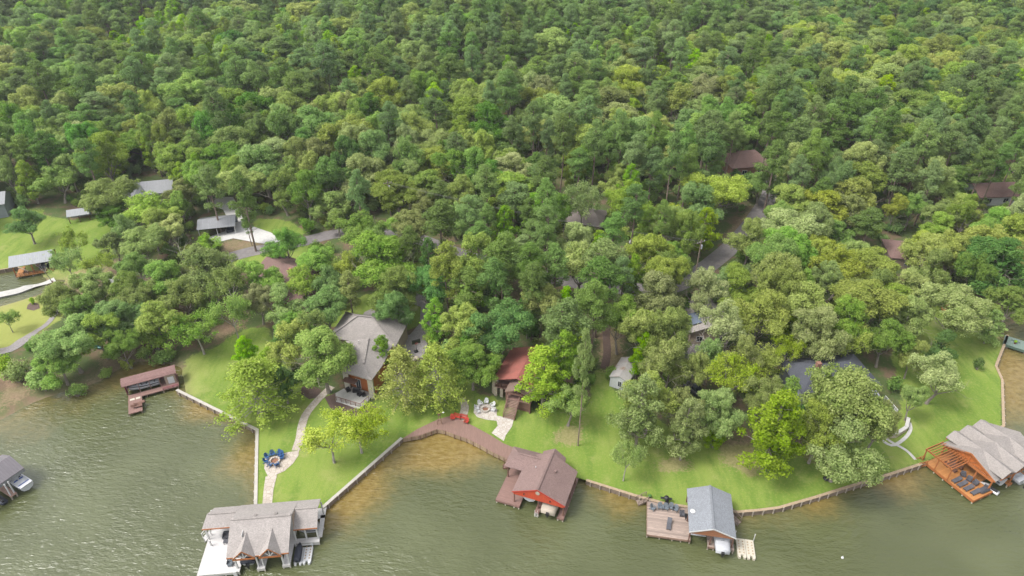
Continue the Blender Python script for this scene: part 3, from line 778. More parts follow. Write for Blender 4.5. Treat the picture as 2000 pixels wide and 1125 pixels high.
# ------------------------------------------------------------------ the trees the photograph shows one by one
# form, colour, crown centre in the photo, crown width in the photo (pixels), height (m), label
HERO = [
 # --- green point with the tan-roofed house
 ('cypress','feather',497,758,165,13,'broad feathery light green cypress on the point beside the seawall bend'),
 ('cypress','feather',786,738,116,14,'feathery yellow green cypress at the right front corner of the cedar house'),
 ('cypress','feather',853,732,122,14,'feathery yellow green cypress whose pale trunk stands behind the brown boardwalk'),
 ('birch','feather',642,850,118,10.5,'loose pale green young tree with grey trunk in the middle of the point'),
 ('birch','feather',698,834,104,10,'loose yellow green young tree nearest the long straight seawall'),
 ('oak','mid',628,690,128,15,'large rounded oak whose dark trunk stands by the patio of the cedar house'),
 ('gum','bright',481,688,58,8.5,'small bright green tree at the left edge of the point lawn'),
 ('gum','lime',528,712,58,9,'bright lime green tree behind the feathery cypress on the point'),
 ('oak','dark',552,742,62,9,'dark shaded oak between the point cypress and the cedar house'),
 ('oak','olive',560,662,85,13,'olive oak above the lawn left of the cedar house'),
 ('oak','mid',598,640,72,13,'mid green oak behind the large oak by the cedar house'),
 ('birch','mid',383,640,92,11,'mid green slender trunked tree at the back corner of the point lawn'),
 ('gum','bright',748,688,54,9,'bright green tree against the right side of the tan shingle roof'),
 ('gum','bright',851,622,62,11,'bright yellow green tree beside the basketball driveway'),
 ('oak','olive',904,632,92,14,'olive oak between the driveway and the teal rounded tree'),
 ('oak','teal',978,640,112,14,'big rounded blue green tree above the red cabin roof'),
 ('oak','mid',922,706,92,11,'mid green tree left of the red cabin roof'),
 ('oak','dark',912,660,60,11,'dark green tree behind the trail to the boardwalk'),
 # --- cabin lot
 ('gum','bright',1062,738,126,15,'bright green tree that hides the right half of the red cabin'),
 ('gum','bright',1100,706,104,15,'tall bright green tree farther right of the red cabin'),
 ('oak','mid',1112,780,80,10,'mid green tree on the lawn right of the cabin stairs'),
 ('pine','olive',1140,716,46,25,'slender pine with a long bare trunk on the cabin lawn'),
 ('pine','pine',1102,632,112,19,'wide dark pine behind the red cabin'),
 ('pine','pine',1160,600,92,20,'dark pine at the back right corner of the cabin lot'),
 ('oak','olive',1068,592,78,15,'olive oak at the back of the cabin lot'),
 ('pine','pine',1040,560,70,19,'pine at the back of the cabin lot beside bare red ground'),
 ('gum','teal',1030,612,58,12,'blue green tree between the cabin pines'),
 # --- lots right of the cabin
 ('gum','bright',1258,692,62,11,'bright green tree just right of the white shed'),
 ('oak','pale',1306,704,92,15,'pale olive oak right of the bright tree by the shed'),
 ('oak','olive',1272,768,112,15,'olive oak in front of the white shed lot'),
 ('gum','pale',1250,806,112,17.5,'tall pale leafed tree reaching down to the lawn right of the cabin lot'),
 ('birch','olive',1224,888,56,10,'small sparse tree nearest the water right of the red gabled boathouse'),
 ('oak','olive',1330,790,78,13,'olive oak behind the pale oak above the grey boathouse'),
 ('gum','pale',1340,836,92,14,'tall pale leafed tree straight behind the grey gabled boathouse'),
 ('oak','mid',1404,800,82,12,'mid green oak over the small bright tree'),
 ('gum','bright',1398,846,54,6.5,'small bright green bushy tree on the lawn behind the grey boathouse'),
 ('birch','feather',1432,728,95,14,'feathery soft green tree in the middle of the wooded lot'),
 ('oak','mid',1388,690,70,12,'mid green oak beside the bare white limbs'),
 ('bare','pale',1398,662,90,15,'bare white limbed dead tree over the grey driveway'),
 ('bare','olive',1345,690,70,13,'thin dead tree right of the solar panel roof'),
 ('oak','olive',1452,696,72,14,'olive oak left of the charcoal roof'),
 ('gum','lime',1514,842,158,17.5,'big lime green sweetgum nearest the seawall with a thick grey trunk'),
 ('gum','lime',1540,778,62,11,'lime green tree top behind the big sweetgum'),
 ('oak','pale',1490,774,66,13,'pale crown beside the lime green sweetgum'),
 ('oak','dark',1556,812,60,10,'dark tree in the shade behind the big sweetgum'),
 ('oak','pale',1664,784,156,19,'huge pale flowering oak covering the charcoal roof'),
 ('oak','pale',1652,858,140,15,'pale oak drooping over the seawall lawn below the huge oak'),
 ('oak','olive',1604,830,90,14,'olive oak left of the huge pale oak'),
 ('oak','pale',1714,822,70,12,'pale oak above the grey terrace'),
 ('oak','pale',1836,724,98,12.5,'open pale olive oak with leaning grey trunk on the right lawn'),
 ('oak','olive',1786,778,48,8.5,'small olive oak beside the stone terrace'),
 ('oak','dark',1838,672,62,10,'dark leaved tree on the right lawn above the open pale oak'),
 ('oak','olive',1786,690,50,10,'olive tree with thick dark leaning trunk'),
 ('gum','mid',1938,636,58,8.5,'young green tree standing alone on the right lawn'),
 ('bush','teal',1912,712,25,3.0,'round clipped dark green shrub on the right lawn'),
 ('oak','pale',1862,606,120,14,'pale oak with forked white limbs above the red chairs'),
 ('oak','olive',1776,612,86,13,'olive oak over the blue covered cart'),
 ('oak','mid',1735,652,80,13,'mid green oak behind the right lawn'),
 ('birch','feather',1668,660,76,11,'soft feathery green tree behind the charcoal roof'),
 ('birch','feather',1540,684,56,11,'soft green tree at the left end of the charcoal roof'),
 ('oak','pale',1598,646,92,16,'pale cream tipped oak behind the charcoal roof'),
 ('oak','mid',1664,622,84,15,'mid green oak right of the cream tipped oak'),
 ('oak','teal',1908,530,70,15,'dark blue green tree at the back of the right lawn'),
 ('oak','teal',1962,508,130,18,'large dark green tree at the right edge of the photo'),
 ('oak','mid',1975,588,80,12,'mid green tree above the green dock'),
 ('oak','yellow',1398,378,112,15,'yellow green oak in front of the reddish brown roof in the pines'),
 ('pine','pine',1514,316,74,21,'pine right of the reddish brown roof'),
 ('oak','mid',1488,356,74,11,'mid green tree under the pine beside the reddish brown roof'),
 ('oak','olive',1545,392,90,14,'olive oak on the far side of the right road'),
 ('birch','feather',1482,706,92,9,'soft green tree over the small charcoal outbuilding'),
 ('bush','olive',246,712,40,2.5,'low shrub at the water edge left of the maroon boathouse'),
 ('bush','mid',206,730,34,2.2,'low shrub at the water edge below the canoe'),
 ('oak','olive',1312,640,88,15,'olive oak left of the solar panel roof'),
 ('oak','pale',1418,628,92,16,'pale oak right of the solar panel roof'),
 ('oak','olive',1352,720,66,12,'olive oak over the grey driveway of the wooded lot'),
 ('oak','pale',1256,646,96,15,'pale green oak behind the bright tree by the white shed'),
 ('oak','mid',1212,622,80,14,'mid green oak at the right edge of the cabin lot'),
 ('oak','pale',1376,556,80,15,'pale oak overhanging the road beside the right utility pole'),
 ('oak','yellow',1482,612,112,16,'broad yellow green oak in the middle of the right lots'),
 ('oak','yellow',1580,588,108,16,'yellow green oak behind the cream tipped oak'),
 ('oak','olive',1440,560,96,15,'olive oak right of the road mouth'),
 ('oak','mid',1300,330+190,84,14,'mid green oak on the left verge of the right road'),
 # --- left bay
 ('oak','mid',228,622,92,12,'mid green oak over the rusty steel edging'),
 ('oak','olive',306,616,92,13,'olive oak above the brown soil slope'),
 ('oak','mid',250,560,80,12,'mid green oak at the corner of the pale parking pad'),
 ('oak','olive',180,560,74,11,'olive oak left of the pale parking pad'),
 ('birch','mid',452,610,70,13,'thin mid green tree over the orange sandy yard'),
 ('oak','mid',592,548,76,12,'mid green oak hiding the lower maroon roof'),
 ('oak','dark',48,430,66,11,'dense dark round tree on the left bay lawn'),
 ('oak','pale',207,378,98,14,'pale green oak left of the white house'),
 ('oak','olive',290,405,104,13,'olive oak in front of the white house'),
 ('gum','bright',358,356,52,13,'bright tree right of the white house'),
 ('pine','pine',408,362,66,19,'pine standing over the driveway with a long trunk beside the carport'),
 ('pine','pine',474,380,64,22,'tall olive pine right of the concrete driveway'),
 ('pine','pine',482,436,26,9,'small dark pine at the foot of the driveway'),
 ('oak','mid',220,475,56,10,'mid green oak on the right edge of the bay lawn'),
 ('oak','olive',276,470,82,12,'olive oak between the bay lawn and the carport'),
 ('oak','pale',332,450,66,11,'pale oak left of the carport'),
 ('birch','bright',406,474,48,6,'small bright green tree in front of the carport'),
 ('bare','olive',352,478,60,10,'grey thinly leaved tree left of the carport'),
 ('birch','olive',144,470,48,10,'loose tree in front of the bay lawn'),
 ('birch','mid',130,508,54,11,'thin mid green tree beside the bay boathouse'),
 ('bare','olive',86,512,44,11,'almost bare tree in front of the bay boathouse roof'),
 ('oak','mid',264,518,78,11,'mid green oak above the pale parking pad'),
 ('birch','olive',190,516,60,9,'loose olive tree between the bay boathouse and the pad'),
 ('oak','mid',316,545,96,13,'mid green oak behind the mulched slope'),
 ('oak','mid',404,520,118,15,'wide oak left of the maroon roofed house'),
 ('oak','olive',352,574,92,13,'olive oak on the slope behind the bushes'),
 ('birch','olive',446,556,78,14,'loose olive tree with slim trunks over the sandy yard'),
 ('oak','mid',500,540,82,13,'mid green oak at the left end of the maroon roof'),
 ('oak','mid',548,590,78,12,'mid green oak in front of the maroon roof'),
 ('oak','dark',556,472,78,12.5,'dark spreading oak beside the road above the maroon roof'),
 ('oak','olive',258,582,86,11,'olive oak on the mulched slope'),
 ('oak','mid',166,602,90,11,'mid green oak behind the curved walk'),
 ('oak','mid',134,668,112,12,'leaning oak over the canoe on the left shore'),
 ('oak','olive',188,642,82,12,'olive oak behind the shore oak with the canoe'),
 ('oak','mid',112,706,88,9,'mid green oak overhanging the water below the shore oaks'),
 ('oak','mid',240,672,74,10,'mid green oak on the brown slope above the maroon boathouse'),
 ('bush','mid',80,744,76,5,'light green shrub hanging over the left shore'),
 ('bush','olive',32,728,62,5,'grey green shrub left of the shore shrub'),
 ('bush','bright',6,718,52,5,'bright shrub at the left edge of the photo'),
 ('bush','bright',302,662,72,6,'mixed green shrub beside the brown slope'),
 ('bush','mid',150,764,44,3,'shrub leaning over the water on the left shore'),
 ('bush','mid',318,700,62,3.2,'tall grassy thicket behind the maroon boathouse'),
 ('bush','mid',284,690,44,2.6,'lower grassy thicket left of the tall one'),
 ('bush','olive',112,694,50,3.5,'olive shrub on the left shore slope'),
 ('bush','bright',63,588,14,1.8,'tiny shrub in the round mulch bed'),
 ('bush','dark',56,678,20,2,'dark shrub beside the curved walk'),
 ('birch','mid',12,622,40,6,'small tree at the left edge beside the yellow lawn'),
 # --- middle band round the road
 ('oak','mid',620,508,74,12,'mid green oak right of the maroon roof'),
 ('oak','mid',709,446,104,14,'mid green oak behind the bend of the road'),
 ('oak','olive',802,442,92,14,'olive oak at the back of the road bend'),
 ('oak','mid',748,500,142,16,'broad oak with pale limbs in the middle of the left lots'),
 ('bush','dark',600,442,42,4.5,'dark shrub beside the road'),
 ('oak','olive',658,428,42,8,'small olive tree beside the road'),
 ('pine','olive',682,562,58,14,'olive pine behind the cedar house lot'),
 ('oak','mid',768,560,92,14,'mid green oak behind the gravel turnaround'),
 ('oak','dark',770,602,76,12,'dark oak in the gravel turnaround'),
 ('oak','mid',634,598,76,12,'mid green oak behind the cedar house lawn'),
 ('gum','teal',838,512,54,14,'blue green tree behind the gravel driveway'),
 ('pine','olive',872,520,80,21,'tall open pine with a pale forked trunk behind the driveway'),
 ('oak','dark',838,562,82,13,'dark oak at the end of the gravel driveway'),
 ('pine','pine',980,506,92,21,'large dark pine at the road end behind the cabin lot'),
 ('pine','pine',966,546,76,19,'dark pine left of the cabin lot corner'),
 ('pine','pine',1032,520,72,19,'dark pine right of the large dark pine'),
 ('pine','pine',1068,444,66,20,'pine left of the grey brown house roof'),
 ('oak','mid',1084,408,66,14,'mid green oak against the grey brown house roof'),
 ('pine','pine',1198,448,62,15,'pine in front of the grey brown house'),
 ('birch','olive',1140,388,74,17,'loose olive tree over the grey brown house roof'),
 ('oak','bright',1228,386,92,15,'bright green drooping tree right of the grey brown house'),
 ('oak','pale',1122,472,82,15,'pale silvery oak below the grey brown house'),
 ('oak','pale',1130,508,92,15,'pale silvery oak above the cabin lot pines'),
 ('pine','olive',1180,512,92,18,'olive pine right of the silvery oaks'),
 ('pine','pine',1084,518,70,18,'dark pine left of the silvery oaks'),
 ('pine','pine',1172,552,100,19,'dark wide pine behind the right corner of the cabin lot'),
 ('gum','bright',1236,542,62,13,'bright tree left of the utility pole'),
 ('oak','olive',1272,494,92,15,'olive oak above the utility pole'),
 ('oak','pale',1284,572,102,15,'pale oak below the utility pole'),
 ('pine','pine',1098,266,46,24,'lone tall pine with a long bare pale trunk in the woods'),
]
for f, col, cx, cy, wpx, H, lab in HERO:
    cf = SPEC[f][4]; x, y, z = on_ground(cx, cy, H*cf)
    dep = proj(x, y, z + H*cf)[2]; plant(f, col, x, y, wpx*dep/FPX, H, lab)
NHERO = len(TREES)

# ------------------------------------------------------------------ the wood
KEEP = [(x0, y0, x1, y1) for x0, y0, x1, y1 in (   # pieces of ground, roof or water the photo shows open: nothing nearer may cover them
  (430,385,470,470),(385,428,460,468),(242,360,322,385),(440,470,530,500),(580,455,650,470),(0,415,60,580),(135,415,170,435),(100,430,210,540),(30,480,120,545),
  (1440,314,1476,330),(1096,395,1128,428),(1155,415,1185,440),(1745,474,1772,500),(1345,535,1380,550),(1395,485,1435,512),(1480,380,1500,396),(1915,382,1962,392),
  (520,510,580,545),(560,555,590,575),(690,600,770,660),(790,570,835,700),(1352,620,1368,652),(1372,595,1382,640),(1378,640,1394,655),(1352,662,1384,674),(410,590,470,640),(205,535,250,572),(0,340,14,432),
  (190,640,240,700),(0,590,130,690),(985,560,1010,600),(1088,300,1105,345),(150,660,205,685),(700,585,730,600),(1205,455,1240,480),(1250,465,1262,480),(620,480,640,486),(1562,708,1615,760),(1695,692,1730,735),(1188,708,1220,758),(668,628,735,742),(672,735,745,800),(965,690,1003,745),(958,745,1000,815))]
BLOCK = [gpoly(q) for q in ([(600,800),(640,650),(715,600),(850,600),(835,700),(780,800)],[(935,800),(950,690),(1035,665),(1070,720),(1050,820)],[(430,375),(475,375),(480,430),(560,470),(545,490),(380,485),(385,425),(425,415)],[(235,350),(330,350),(330,395),(235,395)],[(-60,405),(225,405),(225,560),(-60,560)],
  [(-80,560),(130,540),(140,690),(-80,820)],[(1430,310),(1490,310),(1490,345),(1430,345)],[(1090,390),(1190,390),(1190,445),(1090,445)],[(1725,462),(1815,462),(1815,515),(1725,515)],
  [(1480,690),(1740,690),(1740,860),(1480,860)],[(500,495),(650,500),(640,585),(530,590)],[(1340,625),(1400,625),(1400,690),(1340,690)],[(1900,375),(1985,375),(1985,398),(1900,398)],[(150,690),(345,690),(345,765),(100,800)])]
ROADP = [ribbon(smooth_line([on_ground(*p) for p in [(330,545),(420,512),(480,494),(540,482),(600,470),(650,458),(720,452),(800,462),(880,490),(960,515),(1060,540),(1180,560),(1290,565),(1345,545),(1395,510),(1440,470),(1480,420),(1505,375),(1500,345)]], 3), 6.5)]
lawn_b = LAWNS
XX, YY = np.meshgrid(np.arange(-560, 561, 8.0), np.arange(100, 640, 8.0)); cand = np.stack([XX.ravel(), YY.ravel()], 1)
cand[:, 0] += (np.round(cand[:, 1]/8.0) % 2)*4.0; cand = cand + RNG.uniform(-2.4, 2.4, cand.shape); NG = len(cand)
cand = np.concatenate([cand, np.stack([RNG.uniform(-190, 215, 5200), RNG.uniform(98, 300, 5200)], 1)])   # then smaller trees in what gaps are left
first_pass = np.arange(len(cand)) < NG
ok = in_poly(cand, [(p[0], p[1]) for p in LAND]) & (seg_dist(cand, 'wn') > 14)
for b_ in BLOCK + ROADP + lawn_b: ok &= ~in_poly(cand, b_)
cand = cand[ok]; first_pass = first_pass[ok]; zs = height(cand)
ZN = [  # where in the view, then weights of (form, colour)
  (lambda x, y: x > 1240 and y > 372, {('oak','olive'):.22,('oak','yellow'):.24,('oak','pale'):.16,('oak','mid'):.24,('gum','bright'):.06,('pine','pine'):.05,('oak','teal'):.03}, 'wooded lots right of the utility pole'),
  (lambda x, y: 930 < x <= 1240 and y > 330, {('pine','pine'):.42,('oak','olive'):.16,('oak','pale'):.14,('oak','mid'):.18,('gum','bright'):.10}, 'woods behind the red cabin'),
  (lambda x, y: x <= 930 and y > 400, {('oak','mid'):.40,('oak','olive'):.22,('oak','dark'):.14,('gum','bright'):.06,('pine','pine'):.12,('oak','pale'):.06}, 'woods along the left road'),
  (lambda x, y: 600 < x <= 960 and y > 190, {('oak','olive'):.44,('oak','mid'):.22,('oak','pale'):.12,('pine','pine'):.10,('gum','bright'):.05,('oak','dark'):.07}, 'oak canopy behind the road bend'),
  (lambda x, y: x <= 600 and y > 190, {('oak','mid'):.33,('oak','olive'):.25,('oak','dark'):.17,('pine','pine'):.14,('gum','bright'):.06,('oak','pale'):.05}, 'canopy behind the white house'),
  (lambda x, y: x > 960 and y > 215, {('pine','pine'):.44,('oak','olive'):.22,('oak','mid'):.17,('oak','pale'):.08,('gum','bright'):.09}, 'pine woods behind the grey brown house'),
  (lambda x, y: x > 1560, {('oak','olive'):.24,('oak','mid'):.20,('oak','teal'):.14,('oak','yellow'):.13,('gum','lime'):.07,('pine','pine'):.22}, 'distant hill on the right'),
  (lambda x, y: x < 640, {('oak','mid'):.28,('pine','pine'):.30,('oak','olive'):.18,('gum','bright'):.13,('oak','dark'):.11}, 'distant canopy on the left'),
  (lambda x, y: True, {('pine','pine'):.58,('oak','olive'):.14,('oak','mid'):.12,('gum','bright'):.12,('oak','pale'):.04}, 'distant pine woods in the middle'),
]
SHADE = {'pine':'dark olive','dark':'dark green','mid':'mid green','olive':'olive green','pale':'pale cream tipped','yellow':'yellow green','bright':'bright green','lime':'lime green','teal':'blue green'}
auto = []
TA = list(TREES)
GRID = {}
def near(x, y):
    i, j = int(x//12), int(y//12)
    return [t for a in (-1, 0, 1) for b in (-1, 0, 1) for t in GRID.get((i+a, j+b), ())]
for (x, y), z, fp in zip(cand, zs, first_pass):
    px, py, dep = proj(x, y, z + 11)
    if px < -150 or px > 2150 or py < -70: continue
    for test, wts, zone_name in ZN:
        if test(px, py): break
    f1 = math.sin(x*.031 + 1.7*math.sin(y*.019)) + math.sin(y*.043 + x*.012 + 2); f2 = math.sin(x*.022 - y*.027 + 4) + math.sin(y*.05 - x*.017)
    ks = list(wts); pw = np.array([wts[q]*((3.2 if f1 > .75 else .35) if q[0] == 'gum' else (1.9 if f2 > .1 else .5) if q[0] == 'pine' else 1) for q in ks])
    k = ks[RNG.choice(len(ks), p=pw/pw.sum())]
    f, col = k
    H = RNG.uniform(15, 25) if f == 'pine' else RNG.uniform(11.5, 20) if f == 'oak' else RNG.uniform(11, 18); wd = RNG.uniform(6.6, 11) if f == 'pine' else RNG.uniform(7.5, 14.5) if f == 'oak' else RNG.uniform(6.5, 10.5)
    if y < 165: H *= .86; wd *= .95
    if y > 215: wd *= 1.2
    if not fp: H *= .82; wd *= .82
    if any((x-t[0])**2 + (y-t[1])**2 < ((wd/2 + t[2])*(.48 if fp else .58))**2 for t in near(x, y)): continue
    if any((x-t[0])**2 + (y-t[1])**2 < ((wd/2 + t[2])*.56)**2 for t in TA[:NHERO]): continue
    cx, cy, dep = proj(x, y, z + H*.66); rx = wd/2*FPX/dep; ry = H*.36*FPX/dep
    bad = False
    for x0, y0, x1, y1 in KEEP:
        if cy < y0 - ry: continue
        qx = min(max(cx, x0), x1); qy = min(max(cy, y0), y1)
        if ((qx-cx)/(rx*.82))**2 + ((qy-cy)/(ry*.85))**2 < 1:
            gx, gy, gz = on_ground((x0+x1)/2, y1)
            if y < gy + 3: bad = True; break
    if bad: continue
    GRID.setdefault((int(x//12), int(y//12)), []).append((x, y, wd/2))
    auto.append((dep, f, col, x, y, wd, H, zone_name))
auto.sort(key=lambda a: a[0])
cnt = {}; far = []
LIMIT = {'oak': 225, 'pine': 200, 'gum': 130}
for dep, f, col, x, y, wd, H, zn in auto:
    if cnt.get(f, 0) < LIMIT[f] and dep < 420:
        cnt[f] = cnt.get(f, 0) + 1; nm = {'oak':'oak','pine':'pine','gum':'sweetgum'}[f]
        plant(f, col, x, y, wd, H, f'{SHADE[col]} {nm} in the {zn}', group=f'{SHADE[col]} {nm}s in the {zn}')
    else: far.append((f, col, x, y, wd, H))
print('AUTO', len(auto), cnt, 'far', len(far))

# the far wood, beyond the three hundred nearest of each kind: one object
fv = np.array([(a[2], a[3], 0) for a in far]); fv[:, 2] = height(fv[:, :2])
mf = bpy.data.meshes.new('far_woodland'); mf.from_pydata(fv.tolist(), [], [])
combos = sorted({(a[0], a[1]) for a in far})
kid = []; scl = []; rt = []
for a in far:
    nform = len(SPEC[a[0]][0]); kid.append(combos.index((a[0], a[1]))*8 + int(RNG.integers(nform))); h0, w0 = SPEC[a[0]][2], SPEC[a[0]][3]
    scl += [a[4]/w0, a[4]/w0, a[5]/h0]; rt += [0, 0, RNG.uniform(0, 6.28)]
a = mf.attributes.new('kid', 'INT', 'POINT'); a.data.foreach_set('value', np.array(kid, np.int32))
a = mf.attributes.new('scl', 'FLOAT_VECTOR', 'POINT'); a.data.foreach_set('vector', np.array(scl, np.float32))
a = mf.attributes.new('rt', 'FLOAT_VECTOR', 'POINT'); a.data.foreach_set('vector', np.array(rt, np.float32))
fo = bpy.data.objects.new('far_woodland', mf); COL.objects.link(fo); fo['kind'] = 'stuff'; fo['label'] = 'distant mixed pine and oak wood covering the hills to the top of the view'
first = {}
for o in bpy.data.objects:
    if o.name.split('.')[0] in ('crown', 'trunk') and o.data: first.setdefault(o.data.name, o)
ng = bpy.data.node_groups.new('far_woodland', 'GeometryNodeTree')
ng.interface.new_socket('Geometry', in_out='INPUT', socket_type='NodeSocketGeometry'); ng.interface.new_socket('Geometry', in_out='OUTPUT', socket_type='NodeSocketGeometry')
gi = ng.nodes.new('NodeGroupInput'); gout = ng.nodes.new('NodeGroupOutput'); join = ng.nodes.new('GeometryNodeJoinGeometry')
def named(nm, typ):   # reads an attribute of the tree points
    q = ng.nodes.new('GeometryNodeInputNamedAttribute'); q.data_type = typ; q.inputs['Name'].default_value = nm
    return next(s for s in q.outputs if s.enabled and s.name == 'Attribute')
A_k, A_s, A_r = named('kid', 'INT'), named('scl', 'FLOAT_VECTOR'), named('rt', 'FLOAT_VECTOR')
for kk in sorted(set(kid)):
    f, col = combos[kk//8]; i = kk % 8
    cm = crown_mesh(f, i, col); tm = PROTO[(f, i)][1]
    objs = []
    for mesh_, nm in ((cm, 'crown'), (tm, 'trunk')):
        o = first.get(mesh_.name)
        if o: objs.append(o)
    if not any(o.data == cm for o in objs):
        alt = next((q for q in range(8) if (f, q, col) in CROWN and CROWN[(f, q, col)].name in first), None)
        if alt is None: continue
        objs = [first[CROWN[(f, alt, col)].name]]
    cmp = ng.nodes.new('FunctionNodeCompare'); cmp.data_type = 'INT'; cmp.operation = 'EQUAL'
    ng.links.new(A_k, next(s for s in cmp.inputs if s.enabled and s.name == 'A')); next(s for s in cmp.inputs if s.enabled and s.name == 'B').default_value = kk
    for o in objs:
        oi = ng.nodes.new('GeometryNodeObjectInfo'); oi.inputs['Object'].default_value = o; oi.inputs['As Instance'].default_value = True; oi.transform_space = 'ORIGINAL'
        ip = ng.nodes.new('GeometryNodeInstanceOnPoints')
        ng.links.new(gi.outputs[0], ip.inputs['Points']); ng.links.new(cmp.outputs[0], ip.inputs['Selection']); ng.links.new(oi.outputs['Geometry'], ip.inputs['Instance'])
        ng.links.new(A_r, ip.inputs['Rotation']); ng.links.new(A_s, ip.inputs['Scale']); ng.links.new(ip.outputs[0], join.inputs[0])
ng.links.new(join.outputs[0], gout.inputs[0])
md = fo.modifiers.new('wood', 'NODES'); md.node_group = ng

# ------------------------------------------------------------------ undergrowth of the woods: saplings and brush too many to count
UX = np.stack([RNG.uniform(-230, 250, 7000), RNG.uniform(95, 330, 7000)], 1)
ok = in_poly(UX, [(p[0], p[1]) for p in LAND]) & (seg_dist(UX, 'wn') > 9)
for b_ in BLOCK + [ribbon(smooth_line([on_ground(*p) for p in [(330,545),(420,512),(480,494),(540,482),(600,470),(650,458),(720,452),(800,462),(880,490),(960,515),(1060,540),(1180,560),(1290,565),(1345,545),(1395,510),(1440,470),(1480,420),(1505,375),(1500,345)]], 3), 9)] + LAWNS + DIRTS: ok &= ~in_poly(UX, b_)
UX = UX[ok][:4200]; n = len(UX)
mu = bpy.data.meshes.new('undergrowth'); mu.from_pydata(np.column_stack([UX, height(UX) - .1]).tolist(), [], [])
for nm, typ, arr, key in (('kid','INT',RNG.integers(0, 4, n).astype(np.int32),'value'), ('scl','FLOAT_VECTOR',(RNG.uniform(.5, 1.35, (n, 1))*np.array([1, 1, 1.1])).astype(np.float32).ravel(),'vector'), ('rt','FLOAT_VECTOR',np.column_stack([np.zeros(n), np.zeros(n), RNG.uniform(0, 6.28, n)]).astype(np.float32).ravel(),'vector')):
    a = mu.attributes.new(nm, typ, 'POINT'); a.data.foreach_set(key, arr)
uo = bpy.data.objects.new('undergrowth', mu); COL.objects.link(uo); uo['kind'] = 'stuff'; uo['label'] = 'low brush and saplings under the trees'
ng = bpy.data.node_groups.new('undergrowth', 'GeometryNodeTree')
ng.interface.new_socket('Geometry', in_out='INPUT', socket_type='NodeSocketGeometry'); ng.interface.new_socket('Geometry', in_out='OUTPUT', socket_type='NodeSocketGeometry')
gi = ng.nodes.new('NodeGroupInput'); gout = ng.nodes.new('NodeGroupOutput'); join = ng.nodes.new('GeometryNodeJoinGeometry')
A_k, A_s, A_r = named('kid', 'INT'), named('scl', 'FLOAT_VECTOR'), named('rt', 'FLOAT_VECTOR')
bush_src = [o for o in bpy.data.objects if o.parent and o.parent.name.startswith('bush') and o.name.startswith('crown')]
bs = {o.data.name: o for o in bush_src}; bs = list(bs.values())
for kk in range(4):
    cmp = ng.nodes.new('FunctionNodeCompare'); cmp.data_type = 'INT'; cmp.operation = 'EQUAL'
    ng.links.new(A_k, next(s for s in cmp.inputs if s.enabled and s.name == 'A')); next(s for s in cmp.inputs if s.enabled and s.name == 'B').default_value = kk
    oi = ng.nodes.new('GeometryNodeObjectInfo'); oi.inputs['Object'].default_value = bs[kk % len(bs)]; oi.inputs['As Instance'].default_value = True; oi.transform_space = 'ORIGINAL'
    ip = ng.nodes.new('GeometryNodeInstanceOnPoints')
    ng.links.new(gi.outputs[0], ip.inputs['Points']); ng.links.new(cmp.outputs[0], ip.inputs['Selection']); ng.links.new(oi.outputs['Geometry'], ip.inputs['Instance'])
    ng.links.new(A_r, ip.inputs['Rotation']); ng.links.new(A_s, ip.inputs['Scale']); ng.links.new(ip.outputs[0], join.inputs[0])
ng.links.new(join.outputs[0], gout.inputs[0])
uo.modifiers.new('brush', 'NODES').node_group = ng
# ------------------------------------------------------------------ shared builders
def piles(root, pts, top, mat=PILE, r=.12, bottom=-1.2):
    for x, y in pts: MB().tube((x, y, bottom), (x, y, top), r, r, 8).build('piling', mat, root)

def wall_panel(root, pts, mat, name='wall', t=.15):
    """upright wall through plan points (open line): list of (x, y), z0, z1"""
    (pl, z0, z1) = pts; mb = MB()
    for a, b in zip(pl, pl[1:]):
        mb.beam((a[0], a[1], (z0+z1)/2), (b[0], b[1], (z0+z1)/2), t, z1-z0)
    return mb.build(name, mat, root)

def window(root, x, y, z, w, h, face='-y', mat=WHITE):
    """framed window on a wall facing -y, +x or -x of the building"""
    def bx(mb, a0, a1, d0, d1, z0, z1):
        if face == '-y': mb.box(x+a0, x+a1, y-d1, y-d0, z0, z1)
        elif face == '+x': mb.box(x+d0, x+d1, y+a0, y+a1, z0, z1)
        else: mb.box(x-d1, x-d0, y+a0, y+a1, z0, z1)
    f = MB()
    for a0, a1, z0, z1 in ((-w/2-.08, -w/2, z, z+h), (w/2, w/2+.08, z, z+h), (-w/2-.08, w/2+.08, z-.08, z), (-w/2-.08, w/2+.08, z+h, z+h+.08), (-.025, .025, z, z+h)):
        bx(f, a0, a1, .02, .09, z0, z1)
    fo_ = f.build('window', mat, root); p = MB(); bx(p, -w/2, w/2, .01, .045, z, z+h); p.build('pane', GLASS, fo_)
    return fo_

def railing(root, pts, z, h=.95, mat=BROWN_WOOD, step=.9, name='railing'):
    mb = MB()
    for a, b in zip(pts, pts[1:]):
        A = Vector((a[0], a[1], z)); B = Vector((b[0], b[1], z)); L = (B-A).length; n = max(1, round(L/step))
        for i in range(n+1): p = A + (B-A)*i/n; mb.box(p.x-.04, p.x+.04, p.y-.04, p.y+.04, z, z+h)
        for f in (.25, .5, .75): mb.beam(A + Vector((0, 0, h*f)), B + Vector((0, 0, h*f)), .025)
        mb.beam(A + Vector((0, 0, h+.03)), B + Vector((0, 0, h+.03)), .1, .05)
    return mb.build(name, mat, root)

